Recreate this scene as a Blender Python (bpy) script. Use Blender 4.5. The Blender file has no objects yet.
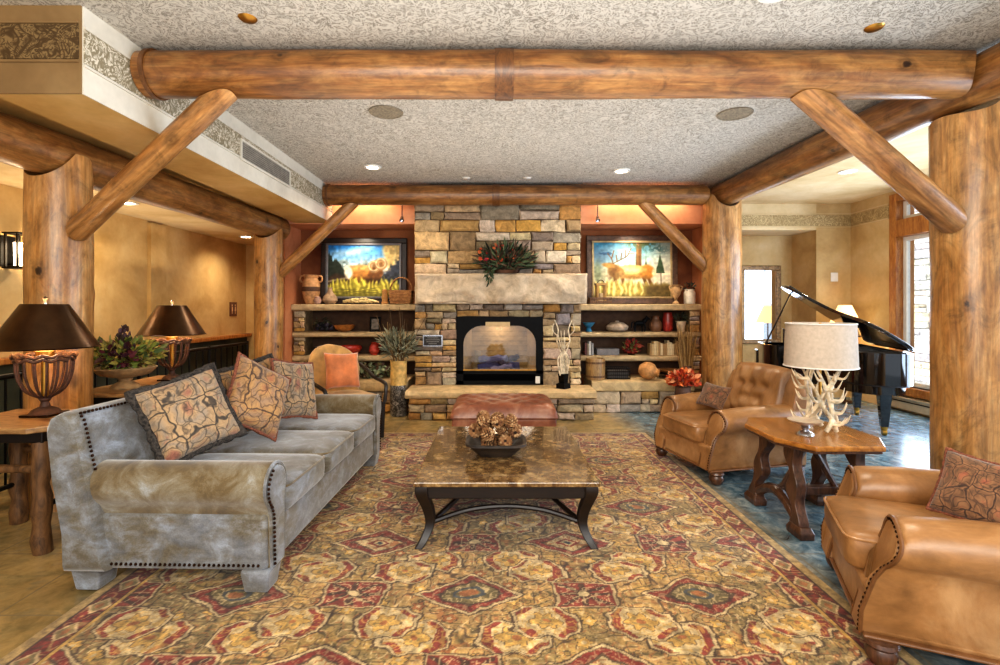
import bpy, bmesh, math, random
import numpy as np
from mathutils import Vector, Matrix, Euler, noise as mnoise
random.seed(7)
rnd = random.Random(11)
PI = math.pi
sc = bpy.context.scene
col = sc.collection
H = 1.5                       # eye height
CEIL = 3.25

# ------------------------------------------------------------------ colours / materials
def lin(c):
    return c / 12.92 if c <= .04045 else ((c + .055) / 1.055) ** 2.4
def C(h, a=1.0):
    if isinstance(h, (tuple, list)):
        return tuple(h[:3]) + (a,)
    h = h.lstrip('#')
    return tuple(lin(int(h[i:i+2], 16) / 255) for i in (0, 2, 4)) + (a,)

class NT:
    def __init__(s, name):
        s.m = bpy.data.materials.new(name); s.m.use_nodes = True
        s.t = s.m.node_tree; s.n = s.t.nodes; s.l = s.t.links
        s.b = s.n['Principled BSDF']; s.out = s.n['Material Output']
        s._tc = None
    def set(s, **k):
        names = dict(rough='Roughness', metal='Metallic', coat='Coat Weight', coatr='Coat Roughness', sheen='Sheen Weight',
                     spec='Specular IOR Level', trans='Transmission Weight', ior='IOR', alpha='Alpha', emit='Emission Strength',
                     sss='Subsurface Weight', sheenr='Sheen Roughness')
        for a, v in k.items():
            if a == 'col': s.b.inputs['Base Color'].default_value = C(v)
            elif a == 'ecol': s.b.inputs['Emission Color'].default_value = C(v)
            else: s.b.inputs[names[a]].default_value = v
        return s
    def node(s, typ, **k):
        n = s.n.new(typ)
        for a, v in k.items():
            if a.startswith('i_'):
                n.inputs[a[2:]].default_value = v
            else: setattr(n, a, v)
        return n
    def link(s, a, b): s.l.new(a, b)
    def coords(s, scale=(1, 1, 1), rot=(0, 0, 0), kind='Object'):
        tc = s.node('ShaderNodeTexCoord'); mp = s.node('ShaderNodeMapping')
        mp.inputs['Scale'].default_value = scale; mp.inputs['Rotation'].default_value = rot
        s.link(tc.outputs[kind], mp.inputs['Vector']); return mp.outputs['Vector']
    def noise(s, vec, scale=5, detail=4, rough=.55, dist=0):
        n = s.node('ShaderNodeTexNoise'); n.inputs['Scale'].default_value = scale; n.inputs['Detail'].default_value = detail
        n.inputs['Roughness'].default_value = rough; n.inputs['Distortion'].default_value = dist
        s.link(vec, n.inputs['Vector']); return n.outputs['Fac']
    def voro(s, vec, scale=5, feature='F1', rand=1.0, out='Distance'):
        n = s.node('ShaderNodeTexVoronoi', feature=feature); n.inputs['Scale'].default_value = scale
        n.inputs['Randomness'].default_value = rand
        s.link(vec, n.inputs['Vector']); return n.outputs[out]
    def ramp(s, fac, stops, interp='LINEAR'):
        r = s.node('ShaderNodeValToRGB'); cr = r.color_ramp; cr.interpolation = interp
        while len(cr.elements) < len(stops): cr.elements.new(.5)
        for e, (p, c) in zip(cr.elements, stops):
            e.position = p; e.color = C(c) if isinstance(c, str) else (c, c, c, 1)
        s.link(fac, r.inputs['Fac']); return r.outputs['Color']
    def mix(s, a, b, fac, mode='MIX'):
        m = s.node('ShaderNodeMix', data_type='RGBA', blend_type=mode)
        for v, k in ((a, 6), (b, 7), (fac, 0)):
            if hasattr(v, 'is_linked') or hasattr(v, 'links'): s.link(v, m.inputs[k])
            elif k == 0: m.inputs[0].default_value = v
            else: m.inputs[k].default_value = C(v) if isinstance(v, str) else (v, v, v, 1)
        return m.outputs[2]
    def math(s, op, a, b=None, c=None):
        m = s.node('ShaderNodeMath', operation=op)
        for i, v in enumerate((a, b, c)):
            if v is None: continue
            if hasattr(v, 'links'): s.link(v, m.inputs[i])
            else: m.inputs[i].default_value = v
        return m.outputs[0]
    def base(s, c): s.link(c, s.b.inputs['Base Color']); return s
    def bump(s, h, strength=.3, dist=.02):
        b = s.node('ShaderNodeBump'); b.inputs['Strength'].default_value = strength; b.inputs['Distance'].default_value = dist
        s.link(h, b.inputs['Height']); s.link(b.outputs['Normal'], s.b.inputs['Normal']); return s
    def attr(s, name='Col'):
        return s.node('ShaderNodeVertexColor', layer_name=name).outputs['Color']

MATS = {}
def plain(name, c, rough=.5, metal=0, var=.12, scale=14, bump=0, **k):
    """Plain-coloured surface with a little procedural mottling."""
    if name in MATS: return MATS[name]
    t = NT(name); t.set(rough=rough, metal=metal, **k)
    n = t.noise(t.coords(), scale, 5)
    c0 = C(c); dk = tuple(x * (1 - var * 2) for x in c0[:3]); lt = tuple(min(1, x * (1 + var * 2)) for x in c0[:3])
    r = t.node('ShaderNodeValToRGB'); r.color_ramp.elements[0].position = .3; r.color_ramp.elements[1].position = .7
    r.color_ramp.elements[0].color = dk + (1,); r.color_ramp.elements[1].color = lt + (1,)
    t.link(n, r.inputs['Fac']); t.base(r.outputs['Color'])
    if bump: t.bump(n, bump, .01)
    MATS[name] = t.m; return t.m

def log_mat(name, dark, mid, light):
    t = NT(name); t.set(rough=.36, coat=.25, coatr=.25)
    big = t.noise(t.coords((1, 1, .4)), 2.6, 5, .6, .8); grain = t.noise(t.coords((1, 1, .16)), 8, 8, .68, 1.6)
    fine = t.noise(t.coords((1, 1, .06)), 55, 4, .6); blot = t.noise(t.coords((1, 1, .6)), 7, 6, .7, 1.2)
    c = t.ramp(grain, [(.3, dark), (.46, mid), (.68, light)])
    c = t.mix(c, t.ramp(big, [(.36, dark), (.5, mid), (.64, light)]), .45)
    c = t.mix(c, t.ramp(blot, [(.3, .38), (.48, .9), (.7, 1.25)]), .9, 'MULTIPLY')
    c = t.mix(c, t.ramp(fine, [(.3, .5), (.62, 1.1)]), .7, 'MULTIPLY')
    k = t.voro(t.coords((1, 1, .7)), 3.3); kk = t.math('ADD', k, t.math('MULTIPLY', t.math('SUBTRACT', blot, .5), .16))
    c = t.mix(c, '#241006', t.ramp(kk, [(.0, 1.0), (.06, .92), (.09, .3), (.12, .42), (.2, .0)]))
    t.base(c); t.bump(t.mix(fine, blot, .5), .3, .012); return t.m

def wood(name, dark, light, scale=(2, 14, 14), rough=.4, coat=.25):
    t = NT(name); t.set(rough=rough, coat=coat, coatr=.2)
    g = t.noise(t.coords(scale), 2.5, 6, .6, .8); f = t.noise(t.coords(tuple(x * 4 for x in scale)), 3, 2)
    c = t.mix(t.ramp(g, [(.3, dark), (.7, light)]), t.ramp(f, [(.3, .65), (.7, 1.0)]), .5, 'MULTIPLY')
    t.base(c); t.bump(f, .1, .005); return t.m

def colmat(name, rough=.8, scale=30, lo=.6, bump=.4, spec=.3, **k):
    """Uses the per-face colour of the mesh, roughened by noise."""
    t = NT(name); t.set(rough=rough, spec=spec, **k)
    n = t.noise(t.coords(), scale, 7, .7, .6)
    c = t.mix(t.attr(), t.ramp(n, [(.3, lo), (.66, 1.15)]), 1.0, 'MULTIPLY')
    t.base(c); t.bump(n, bump, .015); return t.m

M = {}
M['log_front'] = log_mat('log_amber', '#4d2e17', '#87572b', '#b88a52')
M['log_post'] = log_mat('log_honey', '#7a4d26', '#b58146', '#d9ae76')
M['log_brace'] = log_mat('log_brace_wood', '#6a4220', '#a57340', '#cf9f66')
M['collar'] = wood('collar_wood', '#4a2a12', '#7d5026', (12, 2, 12))
M['trimwood'] = wood('trim_wood', '#8a4d1c', '#c98a45', (10, 10, 2), .4)
M['walnut'] = wood('carved_walnut', '#2c170c', '#6a4630', (14, 14, 3), .35)
M['tabletop_oak'] = wood('honey_tabletop', '#7a4617', '#c0823a', (10, 2, 10), .22, .5)
M['rustic'] = wood('rustic_wood', '#3b2413', '#8a623a', (12, 12, 2), .6, .1)
M['rustic_top'] = wood('rustic_tabletop', '#6b4526', '#c49a66', (3, 10, 10), .35, .3)
M['darkwood'] = wood('dark_espresso_wood', '#0d0706', '#21130c', (3, 12, 12), .45, .12)
M['iron'] = plain('black_iron', '#17130f', .45, .6, .2)
M['bronze'] = plain('bronze_metal', '#3b2415', .35, .8, .25)
M['copper_wire'] = plain('rusty_brown_wire', '#4a3024', .65, .15, .25, 30)
M['black'] = plain('firebox_black', '#070708', .55, 0, .2, spec=.15)
M['lacquer'] = plain('piano_black_lacquer', '#050508', .08, 0, .1, coat=1.0, coatr=.03)
M['brass'] = plain('brass', '#b98a3e', .3, .9, .1)
M['silver'] = plain('silver', '#b8b8bc', .22, .95, .1)
M['chrome'] = plain('polished_steel', '#9c9ca2', .2, .95, .1)
M['white'] = plain('white_plastic', '#dedcd6', .5, 0, .03)
M['ivory'] = plain('ivory_antler', '#d2c0a2', .6, 0, .28, 18, .2)
M['heater'] = plain('heater_enamel', '#b9aa90', .4, .1, .04)
M['keys'] = plain('piano_ivory', '#e8e2d0', .3)

def wallmat(name, a, b, c, rough=.85):
    t = NT(name); t.set(rough=rough, spec=.2)
    n = t.noise(t.coords(), 1.6, 5, .55, .4); f = t.noise(t.coords(), 18, 4)
    x = t.mix(t.ramp(n, [(.3, a), (.5, b), (.72, c)]), t.ramp(f, [(.3, .85), (.7, 1.0)]), .5, 'MULTIPLY')
    t.base(x); t.bump(f, .08, .01); return t.m
M['ochre'] = wallmat('ochre_plaster', '#a8854e', '#c2a068', '#d2b582')
M['beige'] = wallmat('beige_plaster', '#b09263', '#c8ac7c', '#d6c096')
M['terracotta'] = wallmat('terracotta_plaster', '#a3623f', '#c17f57', '#cf9069')
M['maroon'] = wallmat('maroon_plaster', '#6b3e2c', '#8a5638', '#a56c48')
M['peach'] = wallmat('peach_plaster', '#c98560', '#dd9c76', '#e6ad8a')
M['cream'] = wallmat('cream_plaster', '#c2a87a', '#d6c096', '#e2d0ac')
M['warmlit_cream'] = wallmat('warm_lit_cream_plaster', '#bd9658', '#cfaa6c', '#dcbb82')  # cream with the warm light on the soffit mixed into its colour
M['offwhite'] = wallmat('offwhite_plaster', '#c3bcae', '#d2ccbe', '#dcd7ca')
M['khaki'] = wallmat('shaded_plaster', '#755c3c', '#846a48', '#917854')  # shade on the soffit's front put into the plaster colour
M['green'] = wallmat('dark_green_plaster', '#2c2f26', '#3e4237', '#4a4d40')

def lace(name, ground, line, thin=.035, scale=9.0, dark=None):
    """Swirling lace-like paper: contour lines of a warped noise."""
    t = NT(name); t.set(rough=.8, spec=.25)
    v = t.coords()
    n1 = t.noise(v, scale, 2.0, .5, 1.6); n2 = t.noise(v, scale * 1.7, 1.0, .5, 2.2)
    def contour(n, w):
        a = t.math('ABSOLUTE', t.math('SUBTRACT', t.math('FRACT', t.math('MULTIPLY', n, 6.0)), .5))
        return t.ramp(a, [(0, 1.0), (w, .9), (w * 2.4, .0)])
    m = t.mix(contour(n1, thin * 3), contour(n2, thin * 2.2), 1.0, 'LIGHTEN')
    g = t.ramp(t.noise(v, scale * .25, 3), [(.35, ground), (.65, dark or ground)])
    t.base(t.mix(g, line, m)); return t.m
M['ceiling_paper'] = lace('ceiling_lace_paper', '#97928a', '#c9c5bc', .045, 9.0, '#8b867d')
M['frieze'] = lace('frieze_paper', '#c9c0ae', '#82775f', .05, 7, '#d2c9b6')
M['frieze_beige'] = lace('frieze_paper_beige', '#cdb98e', '#97825c', .05, 7, '#c2ac80')
M['frieze_dark'] = lace('frieze_paper_shaded', '#86704c', '#4a3822', .05, 7, '#7d6746')  # frieze colours darkened by the same painted shade as the soffit front

# slate floor
t = NT('slate_tiles'); t.set(rough=.22, spec=.5)
v = t.coords((1, 1, 1), (0, 0, .0)); br = t.node('ShaderNodeTexBrick', offset=.0)
br.inputs['Scale'].default_value = 1.0; br.inputs['Mortar Size'].default_value = .006
br.inputs['Brick Width'].default_value = .61; br.inputs['Row Height'].default_value = .61
br.inputs['Color1'].default_value = (1, 1, 1, 1); br.inputs['Color2'].default_value = (0, 0, 0, 1)
t.link(v, br.inputs['Vector'])
n1 = t.noise(t.coords((1, 1.6, 1)), 2.3, 7, .62, .9); n2 = t.noise(t.coords(), 9, 6, .65, .6)
a = t.ramp(n1, [(.28, '#5d5a44'), (.42, '#8f7c50'), (.56, '#b8955a'), (.72, '#7d7c66')])
b = t.ramp(n2, [(.3, '#5a5540'), (.5, '#a08c62'), (.7, '#c9ae78')])
c = t.mix(a, b, .45)
sep = t.node('ShaderNodeSeparateXYZ'); t.link(t.coords(), sep.inputs[0])
gx = t.ramp(t.math('MULTIPLY_ADD', sep.outputs[0], .1, .5), [(.655, 0.0), (.695, 1.0)])   # cool daylight painted into the slate colour toward the piano room
bl = t.ramp(n2, [(.3, '#33434e'), (.5, '#5f7884'), (.72, '#a9b3b2')])
c = t.mix(c, bl, gx)
tv = t.mix(c, t.ramp(t.noise(t.coords((1.64, 1.64, 0)), 1.0, 0), [(.35, .7), (.65, 1.15)]), .8, 'MULTIPLY')
t.base(t.mix(tv, '#7d7058', t.math('MULTIPLY', br.outputs['Fac'], .6))); t.bump(n2, .12, .01); M['floor'] = t.m

# brown marble
t = NT('brown_marble'); t.set(rough=.14, coat=.5, coatr=.05)
n1 = t.noise(t.coords(), 11, 9, .75, .35); vr = t.voro(t.coords(), 9, 'DISTANCE_TO_EDGE')
c = t.ramp(n1, [(.3, '#2a1c10'), (.44, '#5d4329'), (.56, '#8d7048'), (.7, '#c2a87c')])
c = t.mix(c, '#c7ae84', t.ramp(t.math('ADD', vr, t.math('MULTIPLY', n1, .14)), [(.05, .45), (.085, .0)]))
t.base(c); M['marble'] = t.m

# leather
def leather(name, a, b, c):
    t = NT(name); t.set(rough=.36, spec=.5, coat=.15, coatr=.3)
    n = t.noise(t.coords(), 3.4, 5, .6, .6); f = t.voro(t.coords(), 150, 'DISTANCE_TO_EDGE'); w = t.noise(t.coords((1, 4, 1)), 9, 5, .6, 1.5)
    x = t.mix(t.ramp(n, [(.3, a), (.52, b), (.74, c)]), t.ramp(w, [(.3, .72), (.6, 1.0)]), .6, 'MULTIPLY')
    t.base(x); t.bump(t.mix(f, w, .7), .12, .01); return t.m
M['leather'] = leather('tan_leather', '#74502c', '#a07346', '#c0976a')
M['leather_dark'] = leather('brown_leather_welt', '#5d3a1e', '#7a5230', '#8d6440')
M['leather_red'] = leather('oxblood_leather', '#653524', '#8a5138', '#b37f62')

# blotchy crushed velvet
t = NT('crushed_velvet'); t.set(rough=.75, spec=.25, sheen=.6, sheenr=.4)
n = t.noise(t.coords((1.0, .8, 1.3)), 2.6, 6, .62, .6); n2 = t.noise(t.coords((1, 1, 1.5)), 7.5, 6, .68, .5); f = t.noise(t.coords(), 160, 2)
c = t.ramp(n, [(.32, '#4d4230'), (.44, '#6f6655'), (.55, '#7b7f86'), (.7, '#a7b0bf')])
c = t.mix(c, t.ramp(n2, [(.34, '#453b2a'), (.5, '#767064'), (.66, '#a9b0ba')]), .45)
c = t.mix(c, t.ramp(f, [(.3, .75), (.7, 1.05)]), .8, 'MULTIPLY')
t.base(c); t.bump(f, .12, .004); M['velvet'] = t.m
t = NT('olive_velvet'); t.set(rough=.8, sheen=.5)
n = t.noise(t.coords((1.4, 1, 1.8)), 3.6, 7, .68, .5); f = t.noise(t.coords(), 160, 2)
c = t.ramp(n, [(.32, '#4a3a20'), (.47, '#6b5836'), (.6, '#857b66'), (.73, '#a3a6a6')])
c = t.mix(c, t.ramp(f, [(.3, .75), (.7, 1.05)]), .8, 'MULTIPLY'); t.base(c); t.bump(f, .12, .004); M['velvet_olive'] = t.m

def brocade(name, g1, g2, line, accent, scale=6.5):
    t = NT(name); t.set(rough=.85, sheen=.25)
    v = t.coords(); d = t.node('ShaderNodeMix', data_type='RGBA', blend_type='ADD'); d.inputs[0].default_value = .16
    wn = t.node('ShaderNodeTexNoise'); wn.inputs['Scale'].default_value = 7; t.link(v, wn.inputs['Vector'])
    t.link(v, d.inputs[6]); t.link(wn.outputs['Color'], d.inputs[7]); vv = d.outputs[2]
    e = t.voro(vv, scale, 'DISTANCE_TO_EDGE', .55); f = t.voro(vv, scale, 'F1', .55); f2 = t.voro(vv, scale * 3.1, 'F1', .8); e2 = t.voro(vv, scale * 2.6, 'DISTANCE_TO_EDGE', .9)
    s2 = t.noise(vv, 34, 3, .6, 1.5); s3 = t.noise(v, 3, 3)
    c = t.ramp(f, [(.1, accent), (.26, g1), (.42, g2), (.6, g1)])
    c = t.mix(c, accent, t.ramp(f2, [(.1, .55), (.24, 0.0)]))
    c = t.mix(c, line, t.ramp(e2, [(.0, .75), (.03, .5), (.07, 0.0)]))
    c = t.mix(c, line, t.ramp(e, [(.0, .95), (.018, .85), (.035, 0.0)]))
    c = t.mix(c, g1, t.ramp(t.math('ABSOLUTE', t.math('SUBTRACT', e, .065)), [(.0, .9), (.016, .0)]))
    c = t.mix(c, t.ramp(s2, [(.34, .6), (.6, 1.08)]), .75, 'MULTIPLY'); c = t.mix(c, t.ramp(s3, [(.35, .8), (.65, 1.1)]), .7, 'MULTIPLY')
    t.base(c); t.bump(s2, .25, .006); return t.m
M['brocade_gold'] = brocade('gold_brocade', '#a57c4a', '#806a54', '#2b211d', '#94563c', 5.2)
M['brocade_rust'] = brocade('rust_brocade', '#b58a58', '#9c7c60', '#43302a', '#a8664a', 4.8)
M['brocade_grey'] = brocade('grey_brocade', '#b0906a', '#94826e', '#35302c', '#9a6450', 5.0)
M['paisley'] = brocade('brown_paisley', '#8a6242', '#6b4c34', '#33221a', '#9a5a40', 11)
M['rope'] = plain('rust_rope_trim', '#7d4a36', .85, 0, .3, 90, .3)
M['fringe'] = plain('charcoal_chenille', '#3a342f', .95, 0, .45, 70, .8)
M['peachvelvet'] = plain('peach_velvet', '#c5733f', .75, 0, .2, 6, .05, sheen=.5)
M['tanfabric'] = plain('tan_upholstery', '#b58a4e', .8, 0, .16, 8, .05, sheen=.3)
M['cushioncream'] = plain('cream_upholstery', '#c7a980', .8, 0, .1, 8)

# glass
def glassmat(name, tint, gl=.12):
    t = NT(name); tr = t.node('ShaderNodeBsdfTransparent'); tr.inputs[0].default_value = C(tint)
    gs = t.node('ShaderNodeBsdfGlossy'); gs.inputs['Roughness'].default_value = .02
    nz = t.noise(t.coords(), 3, 2); t.link(t.ramp(nz, [(.3, .9), (.7, 1.0)]), gs.inputs['Color'])
    mx = t.node('ShaderNodeMixShader'); mx.inputs[0].default_value = gl
    t.link(tr.outputs[0], mx.inputs[1]); t.link(gs.outputs[0], mx.inputs[2]); t.link(mx.outputs[0], t.out.inputs['Surface']); return t.m
M['glass'] = glassmat('window_glass', '#f2f6fa', .08)
M['fireglass'] = glassmat('firebox_glass', '#f0ece4', .07)
t = NT('mirror_glass'); t.set(col='#e8e8e8', rough=.03, metal=1.0); M['mirror'] = t.m

def emis(name, c, s):
    t = NT(name); t.set(col=c, ecol=c, emit=s, rough=.6)
    n = t.noise(t.coords(), 4, 2); t.link(t.ramp(n, [(.2, c), (.8, c)]), t.b.inputs['Base Color']); return t.m
M['bulb'] = emis('lit_diffuser', '#ffe9c4', 14)
M['shade_warm'] = emis('glowing_cream_shade', '#ffd99a', 1.6)
M['linen'] = plain('linen_shade', '#b9aa9a', .85, 0, .05, 40, .05)
M['shade_bronze'] = plain('bronze_foil_shade', '#4a3420', .32, .75, .22, 5)
M['shade_inner'] = emis('lit_shade_lining', '#ffd9a0', .8)

M['stone'] = colmat('rubble_stone', .85, 11, .42, 1.0)
M['slabstone'] = colmat('limestone_slab', .8, 7, .62, .8)
M['leafcol'] = colmat('leaf_colours', .6, 40, .7, .1, .35)
M['conecol'] = colmat('pinecone_scales', .75, 60, .6, .3)
M['paint'] = colmat('oil_paint', .5, 60, .88, .08)
t = NT('wool_rug'); t.set(rough=.95, spec=.1, sheen=.2)
n = t.noise(t.coords(), 90, 3); t.base(t.mix(t.attr(), t.ramp(n, [(.3, .72), (.7, 1.12)]), 1.0, 'MULTIPLY')); t.bump(n, .25, .004); M['rug'] = t.m

# ------------------------------------------------------------------ mesh builder
class MB:
    def __init__(s): s.v = []; s.f = []; s.c = []
    def add(s, vs, fs, mat=None, c=None):
        o = len(s.v)
        if mat is not None: vs = [mat @ Vector(p) for p in vs]
        s.v += [tuple(p) for p in vs]
        for q in fs: s.f.append(tuple(o + i for i in q)); s.c.append(c)
        return s
    def box(s, c, d, rot=None, c_=None, mat=None):
        x, y, z = (k / 2 for k in d)
        vs = [(sx * x, sy * y, sz * z) for sz in (-1, 1) for sx, sy in ((-1, -1), (1, -1), (1, 1), (-1, 1))]
        m = Matrix.Translation(c)
        if rot is not None: m = m @ Euler(rot).to_matrix().to_4x4()
        if mat is not None: m = mat @ m
        return s.add(vs, [(3, 2, 1, 0), (4, 5, 6, 7), (0, 1, 5, 4), (1, 2, 6, 5), (2, 3, 7, 6), (3, 0, 4, 7)], m, c_)
    def b2(s, x0, x1, y0, y1, z0, z1, c_=None):
        return s.box(((x0 + x1) / 2, (y0 + y1) / 2, (z0 + z1) / 2), (abs(x1 - x0), abs(y1 - y0), abs(z1 - z0)), None, c_)
    def loft(s, rings, caps=True, closed=False, mat=None, c=None):
        n = len(rings[0]); vs = [p for r in rings for p in r]; fs = []
        k = len(rings)
        for i in range(k if closed else k - 1):
            a, b = i * n, ((i + 1) % k) * n
            for j in range(n): fs.append((a + j, a + (j + 1) % n, b + (j + 1) % n, b + j))
        if caps and not closed:
            fs.append(tuple(range(n - 1, -1, -1))); fs.append(tuple((k - 1) * n + j for j in range(n)))
        return s.add(vs, fs, mat, c)
    def tube(s, pts, r, n=8, closed=False, c=None, mat=None, squash=1.0):
        pts = [Vector(p) for p in pts]; k = len(pts)
        if not isinstance(r, (list, tuple)): r = [r] * k
        rings = []; up = None
        for i in range(k):
            if closed: d = pts[(i + 1) % k] - pts[i - 1]
            else: d = pts[min(i + 1, k - 1)] - pts[max(i - 1, 0)]
            d = d.normalized() if d.length > 1e-9 else Vector((0, 0, 1))
            if up is None: up = Vector((0, 0, 1)) if abs(d.z) < .9 else Vector((1, 0, 0))
            a = (up - d * up.dot(d)); a = a.normalized() if a.length > 1e-6 else d.orthogonal().normalized()
            b = d.cross(a); up = a
            rings.append([pts[i] + (a * math.cos(2 * PI * j / n) + b * math.sin(2 * PI * j / n) * squash) * r[i] for j in range(n)])
        return s.loft(rings, True, closed, mat, c)
    def lathe(s, prof, n=24, c=(0, 0, 0), mat=None, col_=None, sx=1, sy=1, wob=0):
        rings = [[(c[0] + sx * max(r, .0008) * (1 + wob * math.sin(3 * 2 * PI * j / n)) * math.cos(2 * PI * j / n), c[1] + sy * max(r, .0008) * math.sin(2 * PI * j / n), c[2] + z) for j in range(n)] for r, z in prof]
        hollow = prof[0][0] > .002 and prof[-1][0] > .002
        return s.loft(rings, not hollow, hollow, mat, col_)
    def prism(s, out, z0, z1, mat=None, c=None):
        return s.loft([[(x, y, z0) for x, y in out], [(x, y, z1) for x, y in out]], True, False, mat, c)
    def ball(s, c, r, nu=14, nv=8, col_=None, mat=None, e1=1.0, e2=1.0):
        if not isinstance(r, (list, tuple)): r = (r, r, r)
        f = lambda w, e: math.copysign(abs(w) ** e, w)
        rings = []
        for i in range(nv + 1):
            a = -PI / 2 + PI * i / nv; ca = f(max(math.cos(a), .012), e1); sa = f(math.sin(a), e1)
            rings.append([(c[0] + r[0] * ca * f(math.cos(2 * PI * j / nu), e2), c[1] + r[1] * ca * f(math.sin(2 * PI * j / nu), e2), c[2] + r[2] * sa) for j in range(nu)])
        return s.loft(rings, True, False, mat, col_)
    def build(s, name, mat, parent=None, smooth=40, bevel=0, sub=0, seg=2, loc=None, rot=None, recalc=True):
        me = bpy.data.meshes.new(name); me.from_pydata(s.v, [], s.f)
        if recalc:
            bm = bmesh.new(); bm.from_mesh(me); bmesh.ops.recalc_face_normals(bm, faces=bm.faces); bm.to_mesh(me); bm.free()
        if any(c is not None for c in s.c):
            at = me.color_attributes.new('Col', 'FLOAT_COLOR', 'CORNER'); arr = []
            for p, c in zip(me.polygons, s.c):
                c = c or (1, 1, 1); arr += [c[0], c[1], c[2], 1.0] * p.loop_total
            at.data.foreach_set('color', arr)
        if smooth:
            me.polygons.foreach_set('use_smooth', [True] * len(me.polygons)); me.set_sharp_from_angle(angle=math.radians(smooth))
        me.materials.append(mat)
        o = bpy.data.objects.new(name, me); col.objects.link(o)
        if parent: o.parent = parent
        if loc: o.location = loc
        if rot: o.rotation_euler = rot
        if bevel:
            m = o.modifiers.new('bev', 'BEVEL'); m.width = bevel; m.segments = seg; m.limit_method = 'ANGLE'; m.angle_limit = math.radians(35)
        if sub:
            m = o.modifiers.new('sub', 'SUBSURF'); m.levels = sub; m.render_levels = sub
        return o

def tag(o, label, cat, group=None):
    o['label'] = label; o['category'] = cat
    if group: o['group'] = group
    return o
def T(name, label, cat, loc=(0, 0, 0), rz=0, group=None):
    o = bpy.data.objects.new(name, None); col.objects.link(o); o.empty_display_size = .1
    o.location = loc; o.rotation_euler = (0, 0, rz); return tag(o, label, cat, group)
def S(o): o['kind'] = 'structure'; return o
def copy_tree(o, loc=None, rz=None, label=None, parent=None):
    c = o.copy(); col.objects.link(c)
    if parent: c.parent = parent
    for ch in list(o.children): copy_tree(ch, parent=c)
    if loc is not None: c.location = loc
    if rz is not None: c.rotation_euler = (0, 0, rz)
    if label: c['label'] = label
    return c
def arc(cx, cy, r, a0, a1, n):
    return [(cx + r * math.cos(math.radians(a0 + (a1 - a0) * i / n)), cy + r * math.sin(math.radians(a0 + (a1 - a0) * i / n))) for i in range(n + 1)]
def smoothpath(pts, n=6):
    pts = [Vector(p) for p in pts]; out = []
    for i in range(len(pts) - 1):
        p0, p1, p2, p3 = pts[max(i - 1, 0)], pts[i], pts[i + 1], pts[min(i + 2, len(pts) - 1)]
        for k in range(n):
            u = k / n
            out.append(.5 * ((2 * p1) + (p2 - p0) * u + (2 * p0 - 5 * p1 + 4 * p2 - p3) * u * u + (3 * p1 - p0 - 3 * p2 + p3) * u ** 3))
    return out + [pts[-1]]
def px(x, y, Y):
    """The point at depth Y that the photograph shows at pixel x, y (used only to take measurements)."""
    s = 500 / Y; return Vector(((x - 496) / s, Y, H + (308 - y) / s))

# ------------------------------------------------------------------ grid meshes with per-vertex colour
def srgb2lin(a):
    a = np.clip(a, 0, 1); return np.where(a <= .04045, a / 12.92, ((a + .055) / 1.055) ** 2.4)
def grid_mesh(name, P, colr, mat, parent=None):
    ny, nx = P.shape[:2]; me = bpy.data.meshes.new(name)
    nf = (nx - 1) * (ny - 1); idx = np.arange(nx * ny).reshape(ny, nx)
    q = np.stack([idx[:-1, :-1], idx[:-1, 1:], idx[1:, 1:], idx[1:, :-1]], -1).reshape(-1, 4)
    me.vertices.add(nx * ny); me.vertices.foreach_set('co', P.reshape(-1).astype(np.float32))
    me.loops.add(nf * 4); me.loops.foreach_set('vertex_index', q.reshape(-1).astype(np.int32))
    me.polygons.add(nf); me.polygons.foreach_set('loop_start', (np.arange(nf) * 4).astype(np.int32))
    me.update(calc_edges=True)
    at = me.color_attributes.new('Col', 'FLOAT_COLOR', 'POINT')
    rgba = np.concatenate([srgb2lin(colr), np.ones(colr.shape[:2] + (1,))], -1)
    at.data.foreach_set('color', rgba.reshape(-1).astype(np.float32))
    me.materials.append(mat); o = bpy.data.objects.new(name, me); col.objects.link(o)
    if parent: o.parent = parent
    return o
def hexrgb(h): return np.array([int(h[i:i+2], 16) / 255 for i in (1, 3, 5)])
def vnoise(x, y, seed=0):
    """Smooth value noise on arrays."""
    r = np.random.RandomState(seed); tb = r.rand(64, 64)
    xi = np.floor(x).astype(int); yi = np.floor(y).astype(int); fx = x - xi; fy = y - yi
    fx = fx * fx * (3 - 2 * fx); fy = fy * fy * (3 - 2 * fy); g = lambda a, b: tb[a % 64, b % 64]
    return (g(xi, yi) * (1 - fx) + g(xi + 1, yi) * fx) * (1 - fy) + (g(xi, yi + 1) * (1 - fx) + g(xi + 1, yi + 1) * fx) * fy

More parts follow.
